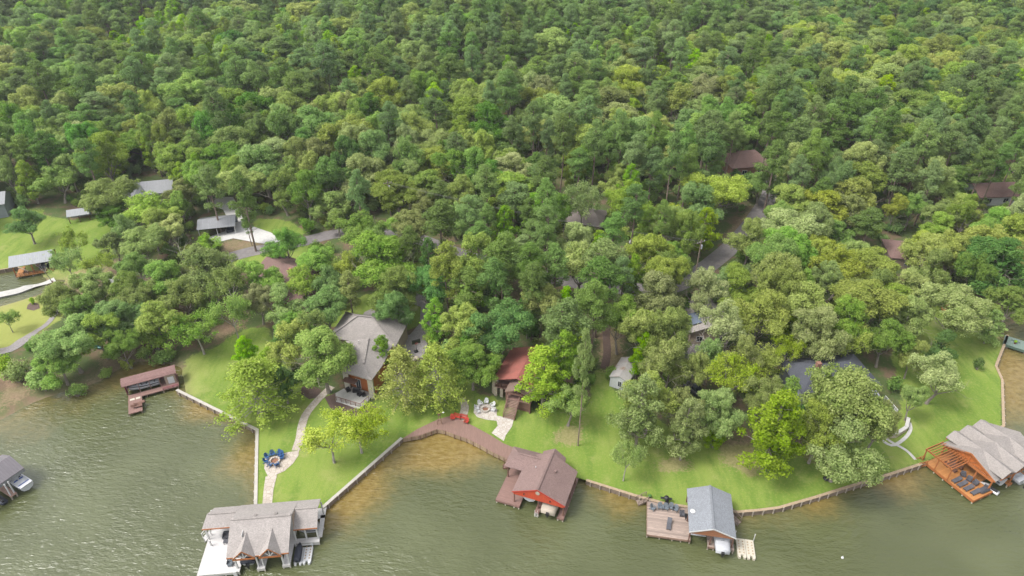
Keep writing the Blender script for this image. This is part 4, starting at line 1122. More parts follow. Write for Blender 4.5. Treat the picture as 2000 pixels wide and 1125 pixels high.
def stairs(root, p0, p1, w, n, mat, rails=None, name='stairs'):
    """flight from p0 (foot) to p1 (head), centre line points in the local frame"""
    a = Vector(p0); b = Vector(p1); d = Vector((b.x-a.x, b.y-a.y, 0)).normalized(); s = Vector((-d.y, d.x, 0)); mb = MB()
    for i in range(n):
        p = a + (b-a)*((i+.5)/n); q = d*((b-a).to_2d().length/n*.58)
        c = [p - q - s*w/2, p + q - s*w/2, p + q + s*w/2, p - q + s*w/2]; mb.slab([(v.x, v.y, p.z) for v in c], .05)
    st = mb.build(name, mat, root)
    for k in (-1, 1):
        MB().beam(a + s*k*w/2 - Vector((0, 0, .1)), b + s*k*w/2 - Vector((0, 0, .1)), .06, .28).build('stringer', rails or mat, st)
    if rails:
        for k in (-1, 1):
            r = MB(); o = s*k*(w/2+.03)
            for f in (0, .5, 1): p = a + (b-a)*f + o; r.box(p.x-.05, p.x+.05, p.y-.05, p.y+.05, p.z-.1, p.z+1)
            r.beam(a + o + Vector((0, 0, 1)), b + o + Vector((0, 0, 1)), .09, .07); r.beam(a + o + Vector((0, 0, .55)), b + o + Vector((0, 0, .55)), .05); r.build('handrail', rails, st)
    return st

def hull(L=6.2, B=2.4, z0=0, hgt=1.15, ns=12, blunt=.0):
    rings = []
    for i in range(ns+1):
        t = i/ns; k = max(0, (t-.42)/.58); w = B/2*(1 - (1-blunt)*.97*k**2.3) * (.94 + .06*min(1, t*6)); zs = z0 + hgt + .22*t*t; zk = z0 + .42*max(0, t-.62)**1.4*2
        y = L*t
        rings.append([(-w, y, zs), (-w*.97, y, z0 + hgt*.62 + zk*.3), (-w*.72, y, z0 + .30 + zk*.8), (0, y, z0 + zk), (w*.72, y, z0 + .30 + zk*.8), (w*.97, y, z0 + hgt*.62 + zk*.3), (w, y, zs)])
    return rings

def open_boat(label, fr, x, y, z, rot, hullm, trim, seatm, L=6.2, B=2.35, group=None, tower=False):
    """motor boat, bow towards +y of its own frame"""
    t = thing('motor_boat', label, 'boat', fr.w(x, y, z), fr.a + rot, group)
    rings = hull(L, B); sh_ = MB(); sh_.loft(rings, cap=False); sh_.add(rings[0], [tuple(range(7))[::-1]]); h = sh_.build('hull', hullm, t, True)
    band = MB(); band.loft([[(r[0][0]*1.012, r[0][1], r[0][2]-.02), (r[0][0]*1.012, r[0][1], r[0][2]-.3), (r[0][0]*.98, r[0][1], r[0][2]-.3)] for r in rings]); band.loft([[(r[6][0]*1.012, r[6][1], r[6][2]-.02), (r[6][0]*.98, r[6][1], r[6][2]-.3), (r[6][0]*1.012, r[6][1], r[6][2]-.3)] for r in rings]); band.build('hull_stripe', trim, t)
    dk = MB()                                    # floor, gunwale, fore deck, engine hatch
    dk.slab([(r[0][0]*.93, r[0][1], .62) for r in rings[:-1]] + [(r[6][0]*.93, r[6][1], .62) for r in rings[:-1]][::-1], .05); dk.build('floor', GREYPL, t)
    g = MB(); g.loft([[(r[0][0], r[0][1], r[0][2]), (r[0][0]*.84, r[0][1], r[0][2]+.03), (r[0][0]*.84, r[0][1], r[0][2]-.1)] for r in rings]); g.loft([[(r[6][0], r[6][1], r[6][2]), (r[6][0]*.84, r[6][1], r[6][2]-.1), (r[6][0]*.84, r[6][1], r[6][2]+.03)] for r in rings])
    g.slab([(r[0][0]*.9, r[0][1], r[0][2]+.02) for r in rings[-4:]] + [(r[6][0]*.9, r[6][1], r[6][2]+.02) for r in rings[-4:]][::-1], .06); g.box(-B*.44, B*.44, 0, .75, .95, 1.2); g.build('gunwale', HULLW, t)
    for sx in (-1, 1):
        s = MB(); s.box(sx*B*.2-.3, sx*B*.2+.3, L*.42, L*.42+.5, .62, .98); s.box(sx*B*.2-.3, sx*B*.2+.3, L*.42-.12, L*.42, .62, 1.35); s.build('seat', seatm, t)
    s = MB(); s.box(-B*.40, B*.40, .8, 1.3, .62, 1.0); s.box(-B*.40, B*.40, .72, .82, .62, 1.3); s.build('rear_bench', seatm, t)
    for sx in (-1, 1):
        s = MB(); s.beam((sx*B*.30, L*.60, .95), (sx*B*.12, L*.84, .95), .4, .3); s.build('bow_seat', seatm, t)
    ws = MB(); ws.beam((-B*.42, L*.54, 1.45), (-.25, L*.60, 1.45), .03, .5); ws.beam((B*.42, L*.54, 1.45), (.25, L*.60, 1.45), .03, .5); ws.build('windscreen', GLASS, t)
    c = MB(); c.box(B*.1, B*.36, L*.50, L*.58, .62, 1.3); c.build('console', HULLW, t)
    w_ = MB(); w_.ell((B*.22, L*.49, 1.25), (.18, .04, .18), 10, 6); w_.build('steering_wheel', BLACK, t)
    if tower:
        tw = MB()
        for sx in (-1, 1): tw.tube((sx*B*.46, L*.45, 1.2), (sx*B*.38, L*.38, 2.5), .04); tw.tube((sx*B*.46, L*.62, 1.2), (sx*B*.38, L*.42, 2.5), .035)
        tw.tube((-B*.38, L*.38, 2.5), (B*.38, L*.38, 2.5), .045); tw.build('tower', HULLW, t)
    return t

def covered_boat(label, fr, x, y, z, rot, cover, L=6.4, B=2.45, hullm=HULLW, skirt=.55, peak=.42):
    t = thing('covered_boat', label, 'boat', fr.w(x, y, z), fr.a + rot)
    rings = hull(L, B); h = MB(); h.loft(rings); h.build('hull', hullm, t, True)
    cr = []
    for i, r in enumerate(rings):
        f = math.sin(PI*min(1, .28 + .72*i/len(rings)))**.6; w = r[6][0]*1.03 + .02; zs = r[6][2]; pk = zs + peak*f + .08*math.sin(i*1.7)
        cr.append([(-w, r[0][1], zs - skirt), (-w, r[0][1], zs + .02), (-w*.62, r[0][1], zs + (pk-zs)*.72), (0, r[0][1], pk), (w*.62, r[0][1], zs + (pk-zs)*.72), (w, r[0][1], zs + .02), (w, r[0][1], zs - skirt)])
    cv = MB(); cv.loft(cr, cap=False); first_ = cr[0]; back = [(p[0], -.06, p[2]) for p in first_]; cv.add(back + first_, [(6,5,4,3,2,1,0)] + [(i, i+1, 8+i, 7+i) for i in range(6)]); cv.build('cover', cover, t, True)
    m_ = MB(); m_.box(-.22, .22, -.42, -.05, .25, .85); m_.tube((0, -.25, .25), (0, -.25, -.35), .1, .07); m_.build('outboard_motor', BLACK, t)
    st = MB()
    for k in (.25, .5, .75): 
        r = cr[int(k*len(cr))]; st.beam((r[1][0]*1.01, r[1][1], r[1][2]+.01), (r[3][0], r[3][1], r[3][2]+.02), .05, .02); st.beam((r[3][0], r[3][1], r[3][2]+.02), (r[5][0]*1.01, r[5][1], r[5][2]+.01), .05, .02)
    st.build('cover_strap', BLACK, t)
    return t

def jet_ski(label, fr, x, y, z, rot, body, seat, group=None, cover=None):
    t = thing('jet_ski', label, 'jet ski', fr.w(x, y, z), fr.a + rot, group); rings = []
    for i in range(11):
        f = i/10; w = .56*(1 - .92*max(0, (f-.5)/.5)**2.2); zs = .42 + .18*f; rings.append([(-w, 3.1*f, zs), (-w*.7, 3.1*f, .12 + .2*max(0, f-.7)), (0, 3.1*f, .02 + .3*max(0, f-.7)), (w*.7, 3.1*f, .12 + .2*max(0, f-.7)), (w, 3.1*f, zs)])
    h = MB(); h.loft(rings); h.build('hull', body, t, True)
    if cover:
        c = MB(); c.loft([[(-.52*a, y_, .42), (-.4*a, y_, .42+zz*.7), (0, y_, .42+zz), (.4*a, y_, .42+zz*.7), (.52*a, y_, .42)] for y_, a, zz in ((.1,.8,.2),(.4,1,.42),(1.3,1,.5),(1.7,1.02,.72),(2.1,1,.62),(2.7,.6,.3),(3.0,.2,.15))]); c.build('cover', cover, t, True); return t
    s = MB(); s.loft([[(-.2*a, y_, .45), (-.17*a, y_, .45+zz), (.17*a, y_, .45+zz), (.2*a, y_, .45)] for y_, a, zz in ((.25,.9,.28),(.8,1,.38),(1.3,1,.33),(1.55,.8,.42))]); s.build('seat', seat, t, True)
    n_ = MB(); n_.loft([[(-.38*a, y_, .5), (-.2*a, y_, .5+zz), (.2*a, y_, .5+zz), (.38*a, y_, .5)] for y_, a, zz in ((1.5,.6,.45),(1.8,1,.5),(2.3,.9,.32),(2.9,.3,.1))]); n_.build('hood', body, t, True)
    b = MB(); b.tube((-.38, 1.62, 1.0), (.38, 1.62, 1.0), .03); b.tube((0, 1.7, .8), (0, 1.62, 1.0), .04); b.build('handlebar', BLACK, t); return t

def adirondack(label, x, y, z, rot, mat, group=None):
    """slatted garden chair; the sitter looks along -y of its own frame"""
    t = thing('adirondack_chair', label, 'chair', (x, y, z), rot, group)
    s = MB()
    for i in range(5): s.beam((-.27, -.25 + i*.115, .36 - i*.025), (.27, -.25 + i*.115, .36 - i*.025), .10, .03)
    s.build('seat', mat, t); b = MB()
    for i in range(5): hh = 1.0 - .05*abs(i-2)**1.6; b.beam((-.24 + i*.12, .22, .24), (-.26 + i*.13, .52, hh), .11, .03)
    b.beam((-.3, .42, .70), (.3, .42, .70), .03, .08); b.build('backrest', mat, t)
    for sx in (-1, 1):
        MB().box(sx*.36-.07, sx*.36+.07, -.38, .36, .55, .58).build('armrest', mat, t)
        MB().beam((sx*.33, -.3, 0), (sx*.33, -.3, .55), .09, .04).build('leg', mat, t); MB().beam((sx*.31, -.3, .33), (sx*.31, .55, .04), .04, .13).build('leg', mat, t)
    return t

def lounger(label, x, y, z, rot, mat, group=None, up=.45):
    t = thing('sun_lounger', label, 'sun lounger', (x, y, z), rot, group)
    MB().slab([(-.34, -1.0, .36), (.34, -1.0, .36), (.34, .25, .36), (-.34, .25, .36)], .1).build('seat', mat, t)
    MB().slab([(-.34, .25, .36), (.34, .25, .36), (.34, .92, .36+up), (-.34, .92, .36+up)], .1).build('backrest', mat, t)
    for sx in (-1, 1):
        for yy in (-.9, .2): MB().box(sx*.28-.04, sx*.28+.04, yy-.04, yy+.04, 0, .27).build('leg', mat, t)
    return t

def arm_chair(label, x, y, z, rot, mat, group=None, w=.75):
    t = thing('wicker_chair', label, 'chair', (x, y, z), rot, group)
    MB().box(-w/2+.1, w/2-.1, -.35, .25, .12, .42).build('seat', mat, t); MB().slab([(-w/2, .22, .42), (w/2, .22, .42), (w/2, .36, .85), (-w/2, .36, .85)], .14).build('backrest', mat, t)
    for sx in (-1, 1):
        MB().box(sx*(w/2-.05)-.06, sx*(w/2-.05)+.06, -.36, .3, .12, .62).build('armrest', mat, t)
        for yy in (-.3, .24): MB().box(sx*(w/2-.08)-.03, sx*(w/2-.08)+.03, yy-.03, yy+.03, 0, .12).build('leg', mat, t)
    return t

def fire_ring(label, x, y, z, r, mat):
    t = thing('fire_pit', label, 'fire pit', (x, y, z)); n = 16; mb = MB()
    for i in range(n):
        a0, a1 = 2*PI*i/n + .03, 2*PI*(i+1)/n - .03; mb.prism([(math.cos(a)*q, math.sin(a)*q) for a, q in ((a0, r), (a1, r), (a1, r*.68), (a0, r*.68))], -.05, .38 + .03*math.sin(i*2.3))
    mb.build('stone_ring', mat, t); MB().prism([(math.cos(2*PI*i/14)*r*.66, math.sin(2*PI*i/14)*r*.66) for i in range(14)], -.05, .12).build('ash_bed', EMBER, t); return t

def seawall(name, label, pix, mat_face, mat_cap, capw=.38, post=2.0, postm=PILE, top=1.02):
    P = [Vector(G0(*p)) for p in pix]; o = P[0]; t = thing(name, label, 'seawall', (o.x, o.y, 0)); face = MB(); cap = MB(); run = 0
    L = [p - o for p in P]
    nrm = []
    for a, b in zip(L, L[1:]): d = (b-a).normalized(); nrm.append(Vector((d.y, -d.x)))
    off = [nrm[0]] + [(nrm[i]+nrm[i+1]).normalized()/max(.5, ((nrm[i]+nrm[i+1]).normalized()).dot(nrm[i])) for i in range(len(nrm)-1)] + [nrm[-1]]
    for i, (a, b) in enumerate(zip(L, L[1:])):
        A0, A1 = a + off[i]*.02, a + off[i]*.16; B0, B1 = b + off[i+1]*.02, b + off[i+1]*.16
        face.prism([tuple(q) for q in (A1, B1, B0, A0)], -1, top - .09)
        A0, A1 = a - off[i]*(capw-.2), a + off[i]*.24; B0, B1 = b - off[i+1]*(capw-.2), b + off[i+1]*.24
        cap.prism([tuple(q) for q in (A1, B1, B0, A0)], top - .09, top)
        k = max(1, round((b-a).length/post))
        for j in range(k):
            q = a + (b-a)*((j+.5)/k) + nrm[i]*.28; MB().tube((q.x, q.y, -1), (q.x, q.y, top - .05 + .1*random.random()), .11, .11, 7).build('post', postm, t)
    face.build('timber_face', mat_face, t); cap.build('cap', mat_cap, t); return t
# ------------------------------------------------------------------ seawalls
CAPW = M('pale_cap', (.55,.51,.45), .8, .1, 1.5)
seawall('seawall', 'pale capped seawall along the cove side of the green point', [(345,762),(440,809),(502,840),(499,986)], OLDWOOD, CAPW, .5)
seawall('seawall', 'straight pale capped seawall from the twin gabled boathouse to the boardwalk', [(630,992),(785,856)], OLDWOOD, CAPW, .5)
seawall('seawall', 'brown timber seawall curving from the red gabled boathouse to the cedar boathouse', [(1145,938),(1240,968),(1300,984),(1370,994),(1440,1000),(1480,997),(1520,992),(1590,972),(1660,950),(1730,929),(1800,906)], OLDWOOD, TIMBERCAP, .42, 1.6)
seawall('seawall', 'tan capped seawall along the right edge of the lawn', [(1895,862),(1960,832),(1957,742),(1945,715),(1968,655)], OLDWOOD, TIMBERCAP, .42)
seawall('seawall', 'short dark seawall of the left bay', [(-40,533),(0,527),(35,521),(56,530)], OLDWOOD, TIMBERCAP, .3)

# ------------------------------------------------------------------ grey gabled boathouse
def rafters(root, x0, x1, y, z, zr, mat, xm=None):
    xm = (x0+x1)/2 if xm is None else xm; m = MB(); m.beam((x0, y, z), (x1, y, z), .12, .2); m.beam((x0, y, z), (xm, y, zr), .1, .18); m.beam((x1, y, z), (xm, y, zr), .1, .18); m.beam((xm, y, z), (xm, y, zr), .1); return m.build('truss', mat, root)

F = Frame(26.67, 65.96, -9.8)
b = thing('boathouse', 'boathouse with a plain grey gabled roof beside an open weathered deck', 'boathouse', F.w(0, 0), F.a)
m = MB(); m.slab([(-.1,0,3.55),(3.3,0,4.95),(3.3,8.35,4.95),(-.1,8.35,3.55)], .14); m.slab([(3.3,0,4.95),(6.75,0,3.55),(6.75,8.35,3.55),(3.3,8.35,4.95)], .14); rf = m.build('roof', GREYSH, b)
MB().beam((3.3,0,5.0),(3.3,8.35,5.0),.3,.06).build('ridge_cap', GREYSH, rf)
tr = MB(); tr.beam((-.12,-.03,3.47),(3.3,-.03,4.87),.05,.2); tr.beam((3.3,-.03,4.87),(6.77,-.03,3.47),.05,.2); tr.build('fascia', WHITE, rf)
MB().add([(.1,.05,3.2),(6.5,.05,3.2),(3.3,.05,4.78),(.1,.13,3.2),(6.5,.13,3.2),(3.3,.13,4.78)], [(0,1,2),(5,4,3),(0,3,4,1),(1,4,5,2),(2,5,3,0)]).build('gable_wall', planks('brown_gable', (.36,.15,.07), .2, 2), b)
MB().ell((.55,3.6,4.0),(.42,.42,.16),14,8).build('satellite_dish', WHITE, b)
d = MB(); d.box(-6.05,.5,.65,8.0,.62,.80); d.box(.5,6.9,7.0,8.35,.62,.80); d.box(3.0,4.05,0,7.0,.62,.80); d.box(6.1,6.9,-.1,7.0,.62,.80); d.build('deck', WEATHER, b)
e = MB(); e.box(-6.1,.52,.58,.65,.45,.82); e.box(-6.12,-6.05,.6,8,.45,.82); e.box(3.0,4.05,-.07,0,.45,.82); e.build('deck_edge', planks('deck_edge', (.34,.22,.16), 3, 0), b)
piles(b, [(-6,.75),(-4.1,.75),(-2.2,.75),(-.9,.75),(.4,.75),(3.1,.1),(3.95,.1),(6.75,0),(-6,4),(-6,7.6)], .62)
for x, y in ((.15,.4),(.15,7.9),(3.3,.4),(6.5,.4),(6.5,4.2),(6.5,7.9),(3.3,4.2),(.15,4.2)): MB().box(x-.09,x+.09,y-.09,y+.09,.8,3.5 if x != 3.3 else 4.6).build('post', BROWN_WOOD, b)
rafters(b, .1, 6.5, 3.2, 3.4, 4.7, BROWN_WOOD); rafters(b, .1, 6.5, 6.2, 3.4, 4.7, BROWN_WOOD)
stairs(b, (-7.6,7.0,.15), (-6.1,7.6,.85), 1.0, 4, WEATHER, OLDWOOD); stairs(b, (8.3,5.6,.15), (6.95,6.6,.85), 1.0, 4, WEATHER, OLDWOOD)
covered_boat('boat under a silver grey cover in the right slip of the grey gabled boathouse', F, 5.05, -1.1, .75, 0, SILVER, 6.2, 2.05, HULLW, .8, .3)
lift = thing('boat_lift', 'boat lift beams hanging in the left slip of the grey gabled boathouse', 'boat lift', F.w(1.8, 2), F.a); q = MB(); q.beam((-1.2,0,.6),(1.1,0,.6),.15); q.beam((-1.2,3,.6),(1.1,3,.6),.15); q.build('cradle', SILVER, lift); q = MB(); q.tube((-1.0,0,.6),(-1.0,0,3.4),.02,.02,4); q.tube((1.0,0,.6),(1.0,0,3.4),.02,.02,4); q.build('cable', BLACK, lift)
g = 'grey resin chairs in a row on the weathered deck'
for (x, y), r_, lb in (((-5.15,5.55),.9,'grey resin adirondack chair at the left end of the row, turned sideways'),((-4.05,5.95),.12,'second grey adirondack chair from the left end of the row'),((-3.2,5.95),-.08,'middle grey adirondack chair of the row of five'),((-2.35,6.2),-.2,'second grey adirondack chair from the right end of the row'),((-1.65,5.95),-.35,'light topped grey adirondack chair at the right end of the row')):
    adirondack(lb, *F.w(x, y, .81), F.a + r_, GREYPL, g)
arm_chair('charcoal wicker armchair on the weathered deck near the grey roof', *F.w(-.65, 5.2, .81), F.a + .1, CHAR)
lounger('lone charcoal sun lounger on the weathered deck', *F.w(-2.7, 2.9, .81), F.a - .12, CHAR)
t = thing('side_table', 'black table against the edge of the grey gabled roof', 'table', F.w(.12, 4.75, .81), F.a); MB().box(-.35,.35,-.45,.45,.42,.5).build('top', BLACK, t)
for sx in (-.28,.28):
    for sy in (-.38,.38): MB().box(sx-.03,sx+.03,sy-.03,sy+.03,0,.42).build('leg', BLACK, t)
t = thing('barbecue_grill', 'black kettle barbecue at the lawn edge of the weathered deck', 'barbecue', F.w(-3.1, 7.4, .81), F.a); MB().ell((0,0,.95),(.42,.42,.3),14,8).build('bowl', BLACK, t, True); MB().ell((0,0,1.1),(.4,.4,.26),14,8).build('lid', BLACK, t, True); MB().box(.4,.9,-.22,.22,.88,.93).build('shelf', BLACK, t); MB().box(-.95,-.4,-.2,.2,.86,.91).build('shelf', BLACK, t)
for k in range(3): MB().tube((.3*math.cos(k*2.1),.3*math.sin(k*2.1),.8),(.42*math.cos(k*2.1),.42*math.sin(k*2.1),0),.03).build('leg', BLACK, t)
t = thing('patio_chair', 'black chair beside the kettle barbecue', 'chair', F.w(-2.9, 6.7, .81), F.a + .3); MB().box(-.26,.26,-.26,.26,.4,.46).build('seat', BLACK, t); MB().slab([(-.26,.24,.46),(.26,.24,.46),(.26,.34,1.0),(-.26,.34,1.0)],.05).build('backrest', BLACK, t)
for sx in (-.22,.22):
    for sy in (-.22,.22): MB().box(sx-.025,sx+.025,sy-.025,sy+.025,0,.4).build('leg', BLACK, t)
t = thing('planter_pot', 'dark pot with a small plant at the stair corner of the weathered deck', 'planter', F.w(-5.7, 7.75, .81)); MB().tube((0,0,0),(0,0,.45),.22,.3,12).build('pot', BLACK, t); MB().ell((0,0,.6),(.3,.3,.25),9,6).build('plant', LEAF['dark'], t)
tag(MB().prism([(math.cos(2*PI*i/14)*.26, math.sin(2*PI*i/14)*.26) for i in range(14)], 0, .03).build('drain_cover', OLDWOOD), 'round rust brown mat on the weathered deck left of the barbecue', 'mat'); bpy.data.objects['drain_cover'].location = F.w(-4.35, 7.2, .805); bpy.data.objects['drain_cover'].name = 'round_mat'
def float_dock(label, fr, x, y, deg, wd, ln, mat):
    t = thing('floating_dock', label, 'floating dock', fr.w(x, y, 0), fr.a + R(deg)); base = MB(); n = 2
    for i in range(n):
        x0 = wd*i/n + .03; x1 = wd*(i+1)/n - .03; pr = [(x0,.35),(x0+.12,0),((x0+x1)/2-.22,.0),((x0+x1)/2-.15,.55),((x0+x1)/2+.15,.55),((x0+x1)/2+.22,0),(x1-.12,0),(x1,.35),(x1,ln),(x0,ln)]; base.prism(pr, -.15, .38)
    base.build('hull_block', mat, t); pad = MB()
    for i in range(n):
        xc = wd*(i+.5)/n
        for k in range(5):
            for s_ in (-.3,.3): pad.box(xc+s_-.09, xc+s_+.09, .8+k*.5, 1.0+k*.5, .38, .45)
    pad.build('roller', TIMBERCAP, t); return t
float_dock('cream twin jet ski float moored right of the grey gabled boathouse', F, 7.45, -.75, 0, 2.65, 3.4, CREAM)
for x, y, lb in ((7.35,3.0,'left pale mooring pole behind the cream float'),(10.2,2.9,'right pale mooring pole behind the cream float')):
    t = thing('mooring_pole', lb, 'pole', F.w(x, y, 0)); MB().tube((0,0,-1.5),(0,0,1.5),.07,.07,8).build('shaft', CANVASW, t); MB().ell((0,0,1.52),(.09,.09,.06),8,5).build('cap', CANVASW, t)

# ------------------------------------------------------------------ boathouse with the red gable
F = Frame(.11, 73.61, -20)
b = thing('boathouse', 'boathouse with brown shingles and a bright red front gable', 'boathouse', F.w(0, 0), F.a)
m = MB(); m.slab([(-.1,0,3.55),(4.1,0,5.55),(4.1,8.2,5.55),(-.1,8.2,3.55)],.14); m.slab([(4.1,0,5.55),(8.65,0,3.55),(8.65,7.5,3.55),(4.1,8.2,5.55)],.14)
m.slab([(-3.2,4.65,3.45),(1.2,4.65,3.47),(2.6,6.95,4.75),(-1.4,6.95,4.75)],.14); m.slab([(-1.4,6.95,4.75),(3.0,6.95,4.75),(2.6,9.35,3.47),(-3.2,9.3,3.45)],.14); m.slab([(-3.2,4.65,3.45),(-1.4,6.95,4.75),(-3.2,9.3,3.45)],.14)
m.slab([(2.0,7.0,3.6),(4.0,7.0,4.9),(4.0,9.9,4.9),(2.0,9.9,3.6)],.13); m.slab([(4.0,7.0,4.9),(6.4,7.0,3.6),(6.0,9.7,3.6),(4.0,9.9,4.9)],.13)
rf = m.build('roof', BROWNSH, b); f_ = MB(); f_.beam((-.12,-.04,3.45),(4.1,-.04,5.45),.05,.22); f_.beam((4.1,-.04,5.45),(8.68,-.04,3.45),.05,.22); f_.build('fascia', REDPAINT, rf)
gw = MB().add([(.1,.04,3.0),(8.4,.04,3.0),(8.4,.04,3.48),(4.1,.04,5.38),(.1,.04,3.48),(.1,.12,3.0),(8.4,.12,3.0),(8.4,.12,3.48),(4.1,.12,5.38),(.1,.12,3.48)],[(0,1,2,3,4),(9,8,7,6,5),(0,5,6,1),(1,6,7,2),(2,7,8,3),(3,8,9,4),(4,9,5,0)]).build('gable_wall', REDGABLE, b)
MB().tube((4.15,-.04,4.75),(4.15,.03,4.75),.36,.36,18).build('round_vent', BEIGE, gw)
for x in (1.9,6.2): MB().box(x-.08,x+.08,-.12,.03,3.6,3.85).build('flood_lamp', BLACK, gw)
d = MB(); d.box(-2.8,1.2,-.25,9.0,.62,.8); d.box(1.2,7.55,7.4,9.0,.62,.8); d.box(3.85,4.6,-.6,7.4,.62,.8); d.box(7.55,8.55,-.2,9.0,.62,.8); d.build('deck', BROWN_DECK, b)
e = MB(); e.box(-2.85,1.22,-.32,-.25,.4,.82); e.box(-2.87,-2.8,-.3,9,.4,.82); e.box(7.5,8.6,-.27,-.2,.4,.82); e.box(8.55,8.62,-.2,9,.4,.82); e.box(1.2,1.26,-.25,7.4,.4,.82); e.build('deck_edge', BROWN_DECKX, b)
piles(b, [(-2.7,-.15),(-1.2,-.15),(.3,-.15),(1.1,-.15),(3.95,-.5),(4.5,-.5),(7.65,-.1),(8.45,-.1),(-2.7,3),(-2.7,6),(8.5,3),(8.5,6)], .62, CREAM)
for x, y in ((.15,.4),(8.35,.4),(8.4,3.9),(8.4,7.2),(4.2,.4),(-2.6,4.9),(-2.6,9),(1.1,4.9),(4.2,5)): MB().box(x-.09,x+.09,y-.09,y+.09,.8,3.5 if abs(x-4.2) > .1 else 3.4).build('post', BROWN_WOOD, b)
for y in (2.5,5,7.3): rafters(b, .1, 8.4, y, 3.4, 5.2, BROWN_WOOD, 4.1)
MB().box(1.5,8.3,7.9,8.0,.8,3.4).build('back_wall', BROWN_WOOD, b)
ld = MB()
for sx in (4.0,4.45): ld.tube((sx,-.72,-.6),(sx,-.72,1.6),.03,.03,6)
for k in range(6): ld.tube((4.0,-.72,-.4+k*.28),(4.45,-.72,-.4+k*.28),.025,.025,6)
ld.build('ladder', WHITE, b)
open_boat('white and navy open motor boat on the left lift under the red gable', F, 2.45, 1.0, 1.0, 0, HULLW, NAVY, BLUEC, 6.0, 2.2)
covered_boat('boat under a beige cover in the right slip under the red gable', F, 6.05, -.45, .85, 0, BEIGE, 6.6, 2.35, BEIGE, .85, .35)
t = thing('water_steps', 'wooden steps down to the water at the left of the red gabled boathouse', 'steps', F.w(-3.4, 7.3, 0), F.a); stairs(t, (-.9,0,.1), (.5,.3,.85), .9, 4, BROWN_DECKX, BROWN_WOOD)

# boardwalk
BW = [(787,856),(815,838),(842,825),(857,818),(880,812),(905,822),(925,832),(958,850),(984,866),(1012,878),(1000,905),(985,893),(965,884),(938,869),(912,856),(888,848),(870,841),(853,838),(820,850)]
t = thing('boardwalk', 'wide brown board walk along the seawall from the point to the red gabled boathouse', 'boardwalk', (*G0(900, 845), 0)); o2 = Vector(G0(900, 845))
pl = [tuple(Vector(G0(*p, 1.1)) - o2) for p in BW]; MB().prism(pl, .96, 1.1).build('deck', planks('boardwalk_boards', (.285,.170,.135), .15, 0, .7, .1), t)
ed = MB(); front = pl[10:] + [pl[0]]
for a, c in zip(front, front[1:]): ed.beam((a[0],a[1],.62),(c[0],c[1],.62),.1,.85)
ed.build('timber_face', planks('boardwalk_face', (.40,.29,.19), .45, 0), t)
for a, c in zip(front, front[1:]):
    A = Vector(a); C_ = Vector(c); k = max(1, round((C_-A).length/1.3))
    for j in range(k): q = A + (C_-A)*j/k + (Vector(((C_-A).y, -(C_-A).x)).normalized()*(-.1)); MB().tube((q.x,q.y,-1),(q.x,q.y,1.12),.07,.07,6).build('post', BROWN_WOOD, t)
# red seats on the boardwalk
bz = 1.11
def boards(px, py): return (*ground_at(px, py, 1.1), bz)
for (px, py), r_, lb in (((884,819),.25,'red adirondack chair at the left end of the boardwalk seats'),((911,826),-.35,'red adirondack chair nearest the water at the right end of the boardwalk seats')):
    adirondack(lb, *boards(px, py), r_, REDPAINT, 'red seats on the boardwalk')
for (px, py), r_, lb in (((893,817),-.3,'red slatted bench next to the left red chair on the boardwalk'),((906,819),-.3,'red slatted bench beside the right red chair on the boardwalk')):
    t = thing('garden_bench', lb, 'bench', boards(px, py), r_, 'red seats on the boardwalk'); s = MB()
    for i in range(4): s.beam((-.7,-.2+i*.13,.43),(.7,-.2+i*.13,.43),.11,.03)
    s.build('seat', REDPAINT, t); s = MB()
    for i in range(3): s.beam((-.7,.26+i*.03,.6+i*.15),(.7,.26+i*.03,.6+i*.15),.03,.11)
    s.build('backrest', REDPAINT, t)
    for sx in (-.62,.62): MB().box(sx-.04,sx+.04,-.22,-.14,0,.66).build('leg', REDPAINT, t); MB().box(sx-.04,sx+.04,.2,.28,0,.95).build('leg', REDPAINT, t); MB().box(sx-.05,sx+.05,-.24,.26,.64,.68).build('armrest', REDPAINT, t)
t = thing('lamp_stand', 'brown timber A frame with a lamp at the top of the boardwalk', 'stand', boards(859, 828), .1)
for sx in (-1,1): MB().beam((sx*.42,-.1,0),(sx*.12,0,2.2),.1).build('leg', BROWN_WOOD, t)
MB().beam((-.3,0,.8),(.3,0,.8),.08).build('crossbar', BROWN_WOOD, t); MB().box(-.25,.25,-.12,.12,2.2,2.5).build('head', BROWN_WOOD, t); MB().beam((.1,0,2.5),(.75,0,2.75),.06).build('arm', BROWN_WOOD, t); MB().ell((.8,0,2.75),(.2,.14,.1),10,6).build('lamp', WHITE, t)

# ------------------------------------------------------------------ twin gabled tan boathouse
F = Frame(-41.26, 61.44, 6)
b = thing('boathouse', 'large tan shingled boathouse with two small timber front gables', 'boathouse', F.w(0, 0), F.a)
m = MB()
m.slab([(0,0,3.6),(8.8,0,3.6),(8.8,4.8,6.0),(0,4.8,6.0)],.15); m.slab([(0,4.8,6.0),(8.8,4.8,6.0),(8.8,9.45,3.6),(0,9.45,3.6)],.15)
m.slab([(-4.85,5.5,3.6),(.0,5.5,3.6),(.0,7.45,4.55),(-4.4,7.45,4.55)],.14); m.slab([(-4.4,7.45,4.55),(.0,7.45,4.55),(.0,9.4,3.58),(-4.0,9.4,3.58)],.14); m.slab([(-4.85,5.5,3.6),(-4.4,7.45,4.55),(-4.0,9.4,3.58),(-4.6,8.2,3.6)],.12)
m.slab([(8.8,4.0,3.6),(12.35,4.0,3.6),(12.35,6.7,4.95),(8.8,6.7,4.95)],.14); m.slab([(8.8,6.7,4.95),(12.35,6.7,4.95),(12.2,9.45,3.59),(8.8,9.45,3.59)],.14)
rf = m.build('roof', TANSH, b)
fa = MB()
